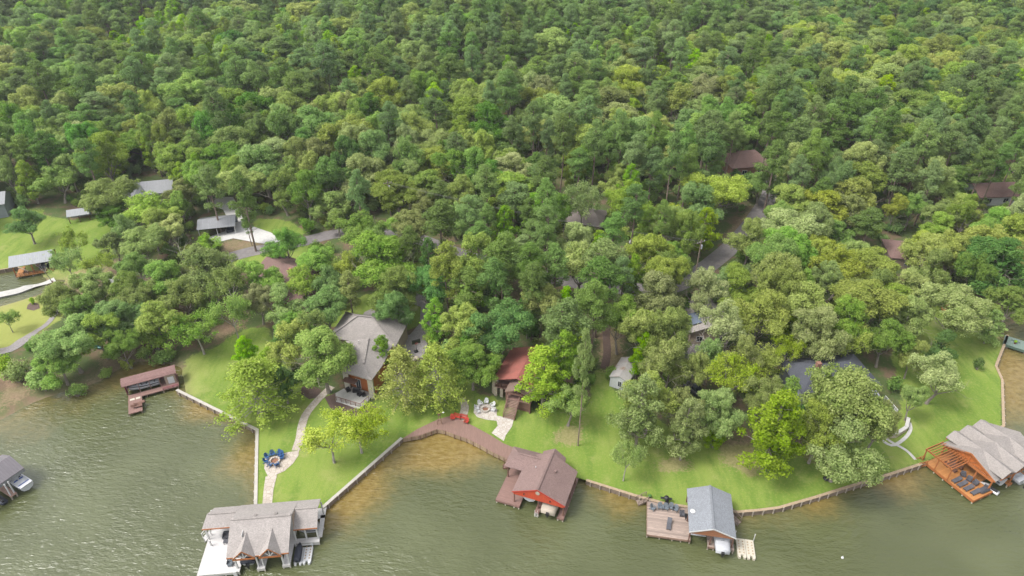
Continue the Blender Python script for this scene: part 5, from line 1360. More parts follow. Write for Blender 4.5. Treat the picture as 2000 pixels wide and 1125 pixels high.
for gx0, gx1, zp in ((.95,4.05,5.15),(4.65,7.75,5.25)):
    xm = (gx0+gx1)/2; d_ = MB(); yb = (zp-3.6)/.5
    d_.slab([(gx0,-.3,3.58),(xm,-.3,zp),(xm,yb,zp+.02),(gx0,0.02,3.62)],.12); d_.slab([(xm,-.3,zp),(gx1,-.3,3.58),(gx1,.02,3.62),(xm,yb,zp+.02)],.12); go_ = d_.build('gable_roof', TANSH, rf)
    q = MB(); q.beam((gx0,-.33,3.52),(xm,-.33,zp-.06),.06,.18); q.beam((gx1,-.33,3.52),(xm,-.33,zp-.06),.06,.18); q.beam((gx0-.05,-.3,3.38),(gx1+.05,-.3,3.38),.1,.28); q.build('gable_trim', CEDAR, b)
    q = MB(); q.beam((xm,-.2,3.5),(xm,-.2,zp-.1),.12); q.beam((xm,-.2,3.5),(xm-.75,-.2,zp-.75),.12); q.beam((xm,-.2,3.5),(xm+.75,-.2,zp-.75),.12); q.build('truss', WHITE, b)
    MB().add([(gx0+.1,.3,3.4),(gx1-.1,.3,3.4),(xm,.3,zp-.15),(gx0+.1,.36,3.4),(gx1-.1,.36,3.4),(xm,.36,zp-.15)],[(0,1,2),(5,4,3),(0,3,4,1),(1,4,5,2),(2,5,3,0)]).build('gable_inside_shade', DARK, b)  # near-black panel stands in for the shade inside the open gable
q = MB(); q.box(-4.85,0,5.42,5.5,3.4,3.6); q.box(8.8,12.35,3.92,4.0,3.4,3.6); q.box(0,1.0,-.08,0,3.4,3.6); q.box(7.7,8.8,-.08,0,3.4,3.6); q.box(4.0,4.75,-.08,0,3.4,3.6); q.build('eave_board', CEDAR, b)
MB().add([(8.83,4.0,3.5),(8.83,9.4,3.5),(8.83,4.8,5.85),(8.89,4.0,3.5),(8.89,9.4,3.5),(8.89,4.8,5.85)],[(0,2,1),(3,4,5),(0,1,4,3),(1,2,5,4),(2,0,3,5)]).build('end_wall', TANWALL, b)
MB().box(1.95,2.0,2.4,3.4,4.85,5.3).build('roof_vent', WHITE, b)
d = MB(); d.box(-4.6,1.35,-.4,8.0,.62,.8); d.box(3.8,4.95,-.2,8.0,.62,.8); d.box(7.4,8.55,0,8.0,.62,.8); d.box(8.55,12.3,3.6,4.5,.62,.8); d.box(11.9,12.6,4.5,8.6,.62,.8); d.box(-4.6,12.6,8.0,10.4,.62,.8); d.build('deck', WHITE_DECK, b)
for q_ in ((-4.65,1.37,-.47,-.4,.35,.82),(-4.67,-4.6,-.4,8,.35,.82),(3.8,4.95,-.27,-.2,.35,.82),(7.4,8.55,-.07,0,.35,.82),(8.55,12.3,3.53,3.6,.2,.82)): MB().box(*q_).build('deck_edge', CONC, b)
piles(b, [(-4.5,-.3),(-2.6,-.3),(-.7,-.3),(1.25,-.3),(3.9,-.1),(4.85,-.1),(7.5,.1),(8.45,.1),(12.2,3.7),(10.4,3.7),(-4.5,4),(12.5,6.5)], .62, CREAM)
for x, y, h_ in ((-4.5,5.8,3.5),(-3.9,4.6,2.0),(4.0,.2,3.4),(4.75,.2,3.4),(7.6,.2,3.4),(8.45,.2,3.4),(1.0,.2,3.4),(8.8,4.2,3.5),(10.4,4.2,3.5),(12.1,4.2,3.5),(12.3,8.8,3.5),(-4.4,9,3.5),(4.4,5,5.5),(8.5,8,3.6)): MB().box(x-.1,x+.1,y-.1,y+.1,.8,h_).build('post', WHITE, b)
q = MB(); q.beam((10.4,4.2,2.9),(9.8,4.2,3.45),.1); q.beam((12.1,4.2,2.9),(11.5,4.2,3.45),.1); q.beam((-4.5,5.8,2.9),(-3.9,5.6,3.45),.1); q.build('brace', WHITE, b)
stairs(b, (-5.6,6.4,.0), (-4.6,7.0,.8), 1.0, 3, WHITE_DECK, WHITE)
la = MB(); la.box(.55,1.05,-.72,-.5,.1,1.2); la.build('dock_ladder', WHITE, b)
covered_boat('boat with a dark grey cover in the left slip between the twin gables', F, 2.55, .35, .85, 0, NAVY, 6.2, 2.05)
t = thing('boat_lift', 'empty boat lift in the right slip under the second twin gable', 'boat lift', F.w(6.15, 1.2), F.a); q = MB(); q.beam((-1.1,0,1.6),(1.1,0,1.6),.14); q.beam((-1.1,3,1.6),(1.1,3,1.6),.14); q.beam((-.5,-.3,1.75),(-.5,3.3,1.75),.12); q.beam((.5,-.3,1.75),(.5,3.3,1.75),.12); q.build('cradle', SILVER, t); q = MB()
for sx in (-1,1): q.tube((sx,0,1.6),(sx,0,3.5),.02,.02,4)
q.build('cable', BLACK, t)
open_boat('small silver boat on the lift under the right wing of the twin gabled boathouse', F, 12.0, 5.6, .9, PI/2, SILVER, NAVY, NAVY, 3.0, 1.5)
float_dock('white jet ski float moored at the right of the twin gabled boathouse', F, 8.85, .25, 0, 2.55, 2.9, WHITEPL)
jet_ski('jet ski under a dark cover on the white float', F, 9.45, .55, .42, 0, NAVY, BLACK, None, NAVY)
t = thing('float_winch', 'white lift frame at the back of the white jet ski float', 'lift frame', F.w(10.1, 3.2), F.a); q = MB(); q.tube((-1.2,0,-1),(-1.2,0,1.6),.06); q.tube((1.2,0,-1),(1.2,0,1.6),.06); q.tube((-1.2,0,.9),(1.2,0,.9),.05); q.build('frame', WHITE, t); MB().box(1.05,1.35,-.1,.1,.7,1.0).build('winch', SILVER, t)
t = thing('outdoor_sofa', 'dark outdoor sofa under the left wing of the twin gabled boathouse', 'sofa', F.w(-1.2, 5.9, .81), F.a); MB().box(-1.1,1.1,-.4,.35,.15,.45).build('seat', CHAR, t); MB().box(-1.1,1.1,.3,.45,.45,.95).build('backrest', CHAR, t); MB().box(-1.25,-1.1,-.4,.45,.05,.68).build('armrest', CHAR, t); MB().box(1.1,1.25,-.4,.45,.05,.68).build('armrest', CHAR, t)
t = thing('dining_table', 'dark low table in front of the sofa on the white deck', 'table', F.w(-1.4, 4.9, .81), F.a); MB().box(-.7,.7,-.35,.35,.38,.44).build('top', CHAR, t)
for sx in (-.6,.6):
    for sy in (-.28,.28): MB().box(sx-.04,sx+.04,sy-.04,sy+.04,0,.38).build('leg', CHAR, t)
for (x, y), lb in (((-.5,3.35),'grey armchair on the white deck, the one nearer the sofa'),((-.45,2.1),'grey armchair on the white deck, the middle one of three along the roof edge'),((-.2,.9),'grey armchair on the white deck, the one nearest the water')): arm_chair(lb, *F.w(x, y, .81), F.a + PI/2, GREYPL, 'grey armchairs on the white deck')

# ------------------------------------------------------------------ cedar boathouse
F = Frame(74.80, 74.08, 24)
b = thing('boathouse', 'cedar boathouse with taupe cross gabled roof and a pergola', 'boathouse', F.w(0, 0), F.a)
zr, ze = 5.6, 3.55
m = MB(); m.slab([(3.4,4.7,zr),(15.5,4.7,zr),(15.5,9.4,ze),(3.1,9.4,ze)],.14); m.slab([(3.7,0,ze),(15.5,0,ze),(15.5,4.7,zr),(3.4,4.7,zr)],.14); rf = m.build('roof', TANSH2, b)
for i, xc in enumerate((6.0,9.3,12.7)):
    d_ = MB(); hw = 1.65; dz = .5
    for y0, y1 in ((4.7,9.75),(4.7,-.45)):
        s_ = 1 if y1 > 4.7 else -1; A = [(xc-hw,y1,5.2-.85),(xc-hw,4.7+s_*1.9,5.2-.85),(xc,4.7,5.42+.2),(xc,y1,5.22)]; B_ = [(xc+hw,y1,5.2-.85),(xc,y1,5.22),(xc,4.7,5.42+.2),(xc+hw,4.7+s_*1.9,5.2-.85)]
        d_.slab(A if s_ < 0 else A[::-1],.12); d_.slab(B_ if s_ < 0 else B_[::-1],.12)
    go_ = d_.build('gable_roof', TANSH2, rf); q = MB()
    for yy in (9.62,-.32): q.beam((xc-hw,yy,4.22),(xc,yy,5.06),.06,.2); q.beam((xc+hw,yy,4.22),(xc,yy,5.06),.06,.2); q.beam((xc-hw,yy,3.9),(xc+hw,yy,3.9),.1,.22); q.beam((xc,yy,3.9),(xc,yy,5.0),.1)
    q.build('gable_trim', CEDAR, b)
q = MB(); q.beam((3.25,9.4,3.42),(3.4,4.7,zr-.13),.06,.3); q.beam((3.65,0,3.42),(3.4,4.7,zr-.13),.06,.3); q.beam((3.6,.2,3.3),(3.6,9.2,3.3),.16,.45); q.build('front_trim', CEDAR, b)
MB().add([(3.78,.4,3.5),(3.78,9.0,3.5),(3.78,4.7,5.3),(3.86,.4,3.5),(3.86,9.0,3.5),(3.86,4.7,5.3)],[(0,2,1),(3,4,5),(0,1,4,3),(1,2,5,4),(2,0,3,5)]).build('gable_wall', ORANGE, b)
q = MB()
for k in range(5): q.beam((3.7,4.7,3.5),(3.7,4.7+(k-2)*1.3,5.15-abs(k-2)*.62),.1)
q.build('truss', CEDAR, b)
d = MB(); d.box(0,4.6,0,9.1,.62,.8); d.box(4.6,15.5,7.6,10.2,.62,.8); d.box(4.6,6.2,2.2,7.6,.62,.8); d.box(8.3,9.3,-.1,7.6,.62,.8); d.box(12.2,13.2,-.1,7.6,.62,.8); d.build('deck', CEDAR_DECK, b)
e = MB(); e.box(-.07,0,-.07,9.1,.35,.84); e.box(0,4.6,-.07,0,.35,.84); e.box(8.3,9.3,-.17,-.1,.35,.84); e.build('deck_edge', CEDAR, b)
piles(b, [(.1,.1),(.1,1.8),(.1,3.6),(.1,5.4),(.1,7.1),(.1,8.8),(2.2,.1),(4.4,.1),(8.4,0),(9.2,0)], .62, CREAM)
for x, y in ((3.8,.4),(3.8,3.0),(3.8,6.3),(3.8,9.0),(6.1,2.4),(8.8,.1),(12.7,.1),(6.0,9.2),(9.3,9.2),(12.7,9.2)): MB().box(x-.1,x+.1,y-.1,y+.1,.8,3.5).build('post', CEDAR, b)
MB().box(7.0,13,7.9,8.0,.8,3.4).build('back_wall', ORANGE, b)
pg = MB()
for x in (-.3,3.5): pg.beam((x,4.6,3.5),(x,9.6,3.5),.14,.26)
for y in (4.65,9.5): pg.beam((-.5,y,3.55),(3.7,y,3.55),.14,.26)
for k in range(11): pg.beam((-.6,4.95+k*.45,3.74),(3.7,4.95+k*.45,3.74),.1,.16)
pg.build('pergola', CEDAR, b)
for x, y in ((-.2,4.7),(-.2,7.1),(-.2,9.45)): MB().box(x-.08,x+.08,y-.08,y+.08,.8,3.4).build('pergola_post', CEDAR, b)
stairs(b, (-1.2,9.6,.0), (-.05,9.0,.8), 1.1, 3, OLDWOOD, CEDAR)
for (x, y), lb in (((1.2,3.95),'charcoal sun lounger farthest from the water on the cedar deck'),((1.25,3.0),'charcoal sun lounger second from the pergola on the cedar deck'),((1.45,2.0),'charcoal sun lounger in the middle of the cedar deck row'),((1.75,.95),'charcoal sun lounger nearest the front edge of the cedar deck')): lounger(lb, *F.w(x, y, .81), F.a - PI/2, CHAR, 'charcoal sun loungers on the cedar deck', .15)
t = thing('corner_sofa', 'curved charcoal wicker sofa at the front corner of the cedar deck', 'sofa', F.w(3.2, .75, .81), F.a); MB().box(-.9,.9,-.4,.4,.1,.42).build('seat', CHAR, t); MB().slab([(-.9,-.55,.42),(.9,-.55,.42),(.95,-.4,.85),(-.95,-.4,.85)],.2).build('backrest', CHAR, t); MB().box(.85,1.05,-.4,.5,.1,.75).build('armrest', CHAR, t)
for (x, y), r_, lb in (((3.1,4.3),-.9,'charcoal wicker armchair under the eave beside the cedar post'),((3.1,3.2),-1.2,'charcoal wicker armchair under the middle of the cedar eave'),((3.3,2.2),-1.5,'charcoal wicker armchair closest to the curved sofa')): arm_chair(lb, *F.w(x, y, .81), F.a + r_, CHAR, 'charcoal armchairs under the cedar eave')
for k in range(4): arm_chair(('dark dining chair on the near left', 'dark dining chair on the near right', 'dark dining chair on the far left', 'dark dining chair on the far right')[k] + ' of the table under the cedar pergola', *F.w(2.6 + (k % 2)*1.5, 5.5 + (k//2)*1.6, .81), F.a + (PI if k < 2 else 0), BROWN_WOOD, 'dining chairs under the pergola', .6)
t = thing('dining_table', 'dark dining table half under the cedar pergola', 'table', F.w(3.35, 6.3, .81), F.a); MB().box(-1.1,1.1,-.45,.45,.7,.76).build('top', BROWN_WOOD, t)
for sx in (-1,1):
    for sy in (-.35,.35): MB().box(sx-.05,sx+.05,sy-.05,sy+.05,0,.7).build('leg', BROWN_WOOD, t)
open_boat('white motor boat in the slip nearest the wicker sofa of the cedar boathouse', F, 7.2, .3, .7, 0, HULLW, NAVY, SILVER, 6.2, 2.0, None, True)
t = open_boat('white motor boat with a rounded outboard in the far slip of the cedar boathouse', F, 10.8, -.8, .35, 0, HULLW, SILVER, SILVER, 6.6, 2.2)
q = MB(); q.ell((0,-.45,.95),(.32,.42,.42),12,8); q.build('outboard_motor', WHITEPL, t, True); q = MB(); q.tube((0,-.5,.7),(0,-.5,-.3),.12,.08); q.build('motor_leg', BLACK, t)
jet_ski('white and black jet ski tied behind the curved wicker sofa', F, 5.4, -.6, .15, .2, WHITEPL, BLACK)

# ------------------------------------------------------------------ maroon boathouse in the cove
F = Frame(-73.4, 98.3, 26)
b = thing('boathouse', 'low maroon boathouse with a long barrel like roof in the cove', 'boathouse', F.w(0, 0), F.a)
ring = lambda x: [(x, y, z) for y, z in ((1.35,2.95),(1.8,3.3),(2.7,3.55),(3.6,3.4),(4.3,2.9),(4.3,2.78),(3.6,3.28),(2.7,3.43),(1.8,3.18),(1.35,2.83))]
m = MB(); m.loft([ring(-.8), ring(1.5), ring(4), ring(6.5), ring(8.9)]); m.build('roof', PINKSH, b)
MB().box(-.3,8.5,3.95,4.05,.3,2.85).build('back_wall', BURG, b); q = MB(); q.box(-.35,-.25,1.4,4.0,.6,2.95); q.build('end_wall', BURG, b)
MB().box(6.6,8.5,1.5,1.6,.7,2.95).build('store_wall', TANWALL, b); MB().box(7.1,8.2,1.43,1.5,.75,2.3).build('store_door', HULLW, b)
d = MB(); d.box(-.2,8.8,.0,1.3,.52,.7); d.box(5.6,8.8,1.3,4.2,.52,.7); d.build('deck', BROWN_DECK, b)
d = MB(); d.box(-.25,2.15,-4.4,.0,.50,.69); d.build('swim_platform', BROWN_DECKX, b)
q = MB(); q.box(.05,.9,-.6,-.05,.69,.74); q.box(1.1,1.9,-.6,-.05,.69,.74); q.build('deck_box', CREAM, b)
piles(b, [(0,.1),(3,.1),(6,.1),(8.6,.1),(-.1,-4.3),(2.0,-4.3)], .55, OLDWOOD)
for x in (0,2.0,3.9,5.7,8.6): MB().box(x-.06,x+.06,1.36,1.48,.6,2.95).build('post', PINKSH, b)
railing(b, [(6.0,.05),(8.7,.05)], .7, .45, BURG)
open_boat('long white boat stored under the maroon barrel roof', F, 5.5, 2.6, .55, PI/2, HULLW, NAVY, NAVY, 5.4, 1.7)
for (x, y), r_, lb in (((1.2,-3.0),.5,'brown wooden chair on the swim platform of the maroon boathouse'),((1.7,-2.4),.9,'brown wooden chair behind the other on the swim platform')): lounger(lb, *F.w(x, y, .7), F.a + r_ + 1, BROWN_WOOD, 'wooden chairs on the swim platform', .3)

# ------------------------------------------------------------------ left bay boathouse and the dark roofed boathouse at the left edge
x, y = ground_at(78, 545, 0); F = Frame(x - 4.2, y + .5, 22)
b = thing('boathouse', 'boathouse with a pale metal gable roof on the left bay', 'boathouse', F.w(0, 0), F.a)
m = MB(); m.slab([(-2.2,0,3.4),(7.2,0,3.4),(7.2,3.2,4.9),(-2.2,3.2,4.9)],.1); m.slab([(-2.2,3.2,4.9),(7.2,3.2,4.9),(7.2,6.4,3.4),(-2.2,6.4,3.4)],.1); m.build('roof', LIGHTMET, b)
d = MB(); d.box(-1.5,7,-.3,1.0,.6,.78); d.box(-1.5,7,5.2,6.6,.6,.78); d.box(-1.5,-.2,1,5.2,.6,.78); d.build('deck', CEDAR_DECK, b); piles(b, [(-1.4,0),(2,0),(6.8,0),(-1.4,6)], .6)
for px_ in (-1.4,2.5,6.8):
    for py_ in (.2,6.2): MB().box(px_-.1,px_+.1,py_-.1,py_+.1,.78,3.4).build('post', CEDAR, b)
railing(b, [(-1.4,-.25),(6.9,-.25)], .78, .8, RUST); MB().box(2.5,6.9,3.1,3.2,.78,3.3).build('back_wall', RUST, b)
covered_boat('dark covered boat under the pale metal roof on the left bay', F, 4.5, .8, .5, 0, NAVY, 4.8, 2.0)
F = Frame(*ground_at(-22, 1000, 0), 62)
b = thing('boathouse', 'boathouse with a dark standing seam roof cut by the left edge of the photo', 'boathouse', F.w(0, 0), F.a)
x0 = 0; m = MB(); m.slab([(0,0,3.4),(7.0,0,3.4),(7.0,3.0,4.8),(0,3.0,4.8)],.12); m.slab([(0,3.0,4.8),(7.0,3.0,4.8),(7.0,6.2,3.4),(0,6.2,3.4)],.12); m.build('roof', planks('dark_seam_roof', (.19,.17,.185), .42, 0, .5, .08, .5), b)
MB().box(0,7,.05,.15,2.7,3.3).build('fascia', GREYMET, b)
d = MB(); d.box(-.2,.9,-1.0,6,.6,.78); d.box(3.2,4.2,-1.0,6,.6,.78); d.box(-.2,7,4.8,6.2,.6,.78); d.build('deck', planks('pinkish_deck', (.42,.27,.21), .15, 0), b); piles(b, [(0,-.9),(.8,-.9),(3.3,-.9),(4.1,-.9)], .6)
for px_ in (.3,.75,3.4,4.0): MB().box(px_-.08,px_+.08,-.7,-.55,.78,3.4).build('post', CANVASW, b)
open_boat('blue and white motor boat at the left edge beside the dark roofed boathouse', F, 5.7, -1.6, .3, 0, HULLW, NAVY, BLUEC, 5.4, 2.1)
jet_ski('dark jet ski in the slip of the dark roofed boathouse at the left edge', F, 2.1, -1.1, .2, 0, NAVY, BLACK)

# green dock on the right
F = Frame(*ground_at(1970, 672, 1), -38)
b = thing('dock', 'grey green timber dock at the right edge', 'dock', F.w(0, 0), F.a); MB().box(-1,9,-.5,3.2,.85,1.02).build('deck', GREENDECK, b); MB().box(-1,9,-.58,-.5,.5,1.04).build('deck_edge', M('green_edge', (.10,.16,.12)), b); MB().box(.2,1.8,1.6,2.0,1.02,1.45).build('bench', GREENDECK, b); railing(b, [(5,3.1),(9,3.1)], 1.02, .9, BLACK); piles(b, [(0,-.4),(3,-.4),(6,-.4),(8.8,-.4)], .85, OLDWOOD)
t = thing('potted_plant', 'small potted plant on the green dock', 'plant', F.w(1.0, .9, 1.02)); MB().tube((0,0,0),(0,0,.4),.18,.25,10).build('pot', RUST, t); MB().ell((0,0,.62),(.32,.32,.3),9,6).build('leaves', LEAF['bright'], t)

# ------------------------------------------------------------------ tan roofed cedar house on the point
def W(px, py, z): return (*ground_at(px, py, z), z)
zg = hz(-28, 101); O = Vector((-28.5, 101, 0))
b = thing('house', 'cedar clad house with a big tan shingle roof and stone corner piers', 'house', (O.x, O.y, zg))
Lc = lambda x, y, z: (x - O.x, y - O.y, z - zg)
ze = 6.2; A, B_, C_, D_, E_ = (-31.7,99.7,ze), (-26.2,97.5,ze), (-24.9,101.6,ze), (-23.6,109.5,ze), (-33.4,109.5,ze)
p1, p2 = (-28.2,101.0,7.2), (-28.6,108.5,7.6)
m = MB()
for poly in ((A,B_,p1),(B_,C_,p1),(C_,D_,p2,p1),(A,p1,p2,E_)): m.slab([Lc(*p) for p in poly],.2)
m.build('front_roof', TANSH2, b)
A2, B2, C2, D2 = (-37.2,110.6,ze), (-23.2,107.6,ze), (-21.6,116.5,ze), (-35.6,119.5,ze); q1, q2 = (-31.6,114.4,8.9), (-28.6,113.8,8.9)
m = MB()
for poly in ((A2,B2,q2,q1),(B2,C2,q2),(C2,D2,q1,q2),(D2,A2,q1)): m.slab([Lc(*p) for p in poly],.2)
m.build('main_roof', TANSH2, b)
def wl(pts, z0, z1, mat, name, t=.2): 
    mb = MB()
    for a, c in zip(pts, pts[1:]): p = Lc(a[0], a[1], (z0+z1)/2); q = Lc(c[0], c[1], (z0+z1)/2); mb.beam(p, q, t, z1-z0)
    return mb.build(name, mat, b)
wl([(-31.6,101.6),(-26.9,99.6)], zg-.3, 6.0, ORANGE, 'front_wall'); wl([(-26.4,99.0),(-24.9,104),(-23.9,109)], zg-.3, 6.0, ORANGE, 'side_wall'); wl([(-31.8,101.8),(-32.6,109.0)], zg-.3, 6.0, ORANGE, 'side_wall')
wl([(-36.6,111.2),(-23.8,108.4)], zg-.3, 6.0, TANWALL, 'back_wing_wall'); wl([(-36.5,111.4),(-35.2,118.8)], zg-.3, 6.0, TANWALL, 'back_wing_wall'); wl([(-23.6,108.6),(-22.2,116)], zg-.3, 6.0, TANWALL, 'back_wing_wall'); wl([(-35,118.8),(-22.2,116.1)], zg-.3, 6.0, TANWALL, 'back_wing_wall')
for (x, y) in ((-26.75,98.55),(-31.9,101.0)): p = Lc(x, y, 0); MB().box(p[0]-.5,p[0]+.5,p[1]-.4,p[1]+.4,-.4,6.05-zg).build('stone_pier', M('pale_stone', (.62,.57,.47), .9, .15, 3), b)
fx = math.atan2(-2.0, 4.7)
for k, (t_, z_, w_, h_) in enumerate(((.42,zg+.3,.95,2.1),(.20,zg+.9,.8,1.2),(.62,zg+3.1,.6,.7),(.86,zg+3.1,.6,.7))):
    x, y = -31.6 + 4.7*t_, 101.6 - 2.0*t_; nx_, ny_ = math.sin(fx), -math.cos(fx); c_ = Vector((math.cos(fx), math.sin(fx), 0)); n_ = Vector((nx_, ny_, 0)); p = Vector(Lc(x, y, z_)); f = MB()
    for a0, a1, z0, z1 in ((-w_/2-.08,-w_/2,0,h_),(w_/2,w_/2+.08,0,h_),(-.03,.03,0,h_),(-w_/2-.08,w_/2+.08,-.08,0),(-w_/2-.08,w_/2+.08,h_,h_+.08)): f.beam(p + c_*(a0+a1)/2 + n_*.14 + Vector((0,0,z0)), p + c_*(a0+a1)/2 + n_*.14 + Vector((0,0,z1)), .06, a1-a0) if a1-a0 < .2 else f.beam(p + c_*a0 + n_*.14 + Vector((0,0,(z0+z1)/2)), p + c_*a1 + n_*.14 + Vector((0,0,(z0+z1)/2)), .06, z1-z0)
    fo_ = f.build('window', WHITE, b); MB().beam(p - c_*w_/2 + n_*.12 + Vector((0,0,h_/2)), p + c_*w_/2 + n_*.12 + Vector((0,0,h_/2)), .04, h_).build('pane', GLASS, fo_)
bal = MB(); s0 = Vector(Lc(-32.2,100.2,zg+2.9)); s1 = Vector(Lc(-29.7,99.2,zg+2.9)); bal.beam(s0, s1, 1.3, .18); bal.build('balcony', BROWN_WOOD, b)
pz = zg + .12; pat = [(-34.0,99.3),(-33.4,97.0),(-28.4,95.0),(-27.1,97.6),(-27.2,99.4),(-31.8,101.4)]
MB().prism([Lc(x, y, 0)[:2] for x, y in pat], -.6, .12).build('patio', CONC, b)
railing(b, [Lc(*p, 0)[:2] for p in ((-33.3,97.2),(-28.4,95.2),(-27.2,97.3))], .12, .95, RUST, 1.0)
for (x, y), r_, lb in (((-31.6,99.8),.6,'dark patio armchair at the left of the cedar house patio'),((-30.0,99.6),0,'dark patio bench against the cedar wall window'),((-29.2,98.6),-.6,'dark patio armchair in the middle of the cedar house patio'),((-28.4,98.5),-1,'dark patio armchair beside the stone pier of the cedar house')): arm_chair(lb, x, y, pz, r_, BLACK, 'dark patio seats by the cedar house', 1.3 if 'bench' in lb else .75)
bx_, by_, bz_ = on_ground(814, 690); t = thing('basketball_hoop', 'basketball hoop on a black pole at the gravel driveway', 'basketball hoop', (bx_, by_, bz_), .4)
MB().tube((0,0,0),(0,.1,3.2),.06).build('pole', BLACK, t); MB().box(-.9,.9,-.45,-.4,2.8,3.85).build('backboard', BLACK, t); MB().box(-.4,.4,.1,.8,0,.3).build('base', BLACK, t); rg = MB()
for i in range(12): rg.tube((.23*math.cos(i*PI/6),-.72+.23*math.sin(i*PI/6),3.05),(.23*math.cos((i+1)*PI/6),-.72+.23*math.sin((i+1)*PI/6),3.05),.02,.02,4)
rg.build('rim', REDPAINT, t)
t = thing('boulder', 'pale boulders heaped beside the basketball hoop', 'boulder', on_ground(803, 705)); tag(t, 'pale boulder at the edge of the gravel driveway', 'boulder'); q = MB(); q.ell((0,0,.3),(1.0,.8,.6),9,6); q.ell((1.0,.6,.2),(.7,.6,.45),8,5); q.build('rock', TANROCK, t)

# ------------------------------------------------------------------ red roofed cabin
F = Frame(-1.58, 93.04, -20); zg = hz(1, 98)
b = thing('cabin', 'raised cabin with a red roof and a brown gabled porch over wide stairs', 'cabin', F.w(0, 0), F.a)
m = MB(); m.slab([(-3.9,4.7,5.2),(.9,4.7,6.9),(.9,15,6.9),(-3.9,15,5.2)],.15); m.slab([(.9,4.7,6.9),(5.8,4.7,5.2),(5.8,15,5.2),(.9,15,6.9)],.15); m.build('roof', REDSH, b)
m = MB(); m.slab([(-.7,2.5,5.0),(1.9,2.5,6.1),(1.9,7.0,6.1),(-.7,7.0,5.0)],.14); m.slab([(1.9,2.5,6.1),(4.5,2.5,5.0),(4.5,7.0,5.0),(1.9,7.0,6.1)],.14); pr = m.build('porch_roof', shingle('porch_shingle', (.23,.155,.12)), b)
q = MB(); q.beam((-.5,2.6,4.85),(4.3,2.6,4.85),.12,.2); q.beam((-.6,2.55,4.95),(1.9,2.55,6.0),.08,.2); q.beam((4.4,2.55,4.95),(1.9,2.55,6.0),.08,.2); q.beam((1.9,2.6,4.85),(1.9,2.6,5.9),.1); q.beam((1.9,2.6,4.9),(.9,2.6,5.45),.09); q.beam((1.9,2.6,4.9),(2.9,2.6,5.45),.09); q.build('truss', BROWN_WOOD, b)
d = MB(); d.box(-.5,4.4,2.6,6.2,3.3,3.5); d.box(-3.6,-.5,4.9,7.2,3.3,3.5); d.build('porch_floor', BROWN_DECK, b)
for x, y in ((-.4,2.7),(4.2,2.7)): MB().box(x-.12,x+.12,y-.12,y+.12,zg-.3,4.9).build('post', BROWN_WOOD, b)
MB().box(-3.4,5.4,7.2,14.6,zg-.3,5.3).build('wall', BROWN_WOOD, b)
q = MB(); q.box(-.4,4.3,2.9,3.0,zg-.3,3.3); q.box(-.45,-.35,2.9,6,zg-.3,3.3); q.build('lattice_skirt', planks('skirt', (.19,.10,.07), .12, 2), b)
for x in (-3.5,-2.3): MB().box(x-.3,x+.3,5.0,5.6,zg-.4,3.3).build('stone_pier', TANROCK, b)
MB().tube((-3.9,6.0,zg-.3),(-3.9,6.0,4.6),.75,.6,10).build('chimney', TANROCK, b)
railing(b, [(-3.5,4.95),(-.5,4.95)], 3.5, .95, BROWN_WOOD, .5)
window(b, .3, 7.2, 3.9, 1.2, 1.1, '-y', BROWN_WOOD); window(b, 3.4, 7.2, 3.9, 1.2, 1.1, '-y', BROWN_WOOD); MB().box(1.4,2.3,7.1,7.2,3.5,5.1).build('door', DARK, b)
stairs(b, (1.05,.0,1.05), (1.05,2.75,3.45), 2.15, 13, planks('stair_tread', (.33,.215,.165), .3, 1), BROWN_WOOD)
fx_, fy_, fz_ = on_ground(948, 801); fire_ring('round stone fire pit on the pale flagstones left of the cabin stairs', fx_, fy_, fz_ + .05, .85, FLAGW)
for (px, py), lb in (((932,799),'white adirondack chair on the far left of the cabin fire pit'),((938,791),'white adirondack chair at the back left of the cabin fire pit'),((950,788),'white adirondack chair at the back of the cabin fire pit'),((962,794),'white adirondack chair at the back right of the cabin fire pit'),((934,806),'white adirondack chair nearest the trail at the cabin fire pit'),((963,803),'white adirondack chair on the stair side of the cabin fire pit')):
    x, y, z = on_ground(px, py); adirondack(lb, x, y, z + .05, math.atan2(y - fy_, x - fx_) - PI/2, WHITEPL, 'white chairs round the cabin fire pit')
fx_, fy_, fz_ = on_ground(537, 902); fire_ring('round stone fire pit on the flagstone patio of the green point', fx_, fy_, fz_ + .05, .95, FLAG)
for (px, py), lb in (((523,895),'blue adirondack chair at the back left of the point fire pit'),((533,890),'blue adirondack chair at the back of the point fire pit'),((545,889),'blue adirondack chair at the back right of the point fire pit'),((550,896),'blue adirondack chair on the right of the point fire pit'),((521,903),'blue adirondack chair on the left of the point fire pit, nearest the seawall'),((528,910),'blue adirondack chair at the front left of the point fire pit'),((541,910),'blue adirondack chair at the front of the point fire pit'),((549,891),'blue adirondack chair between the right and back right ones of the point fire pit')):
    x, y, z = on_ground(px, py); adirondack(lb, x, y, z + .05, math.atan2(y - fy_, x - fx_) - PI/2, BLUEPL, 'blue chairs round the point fire pit')

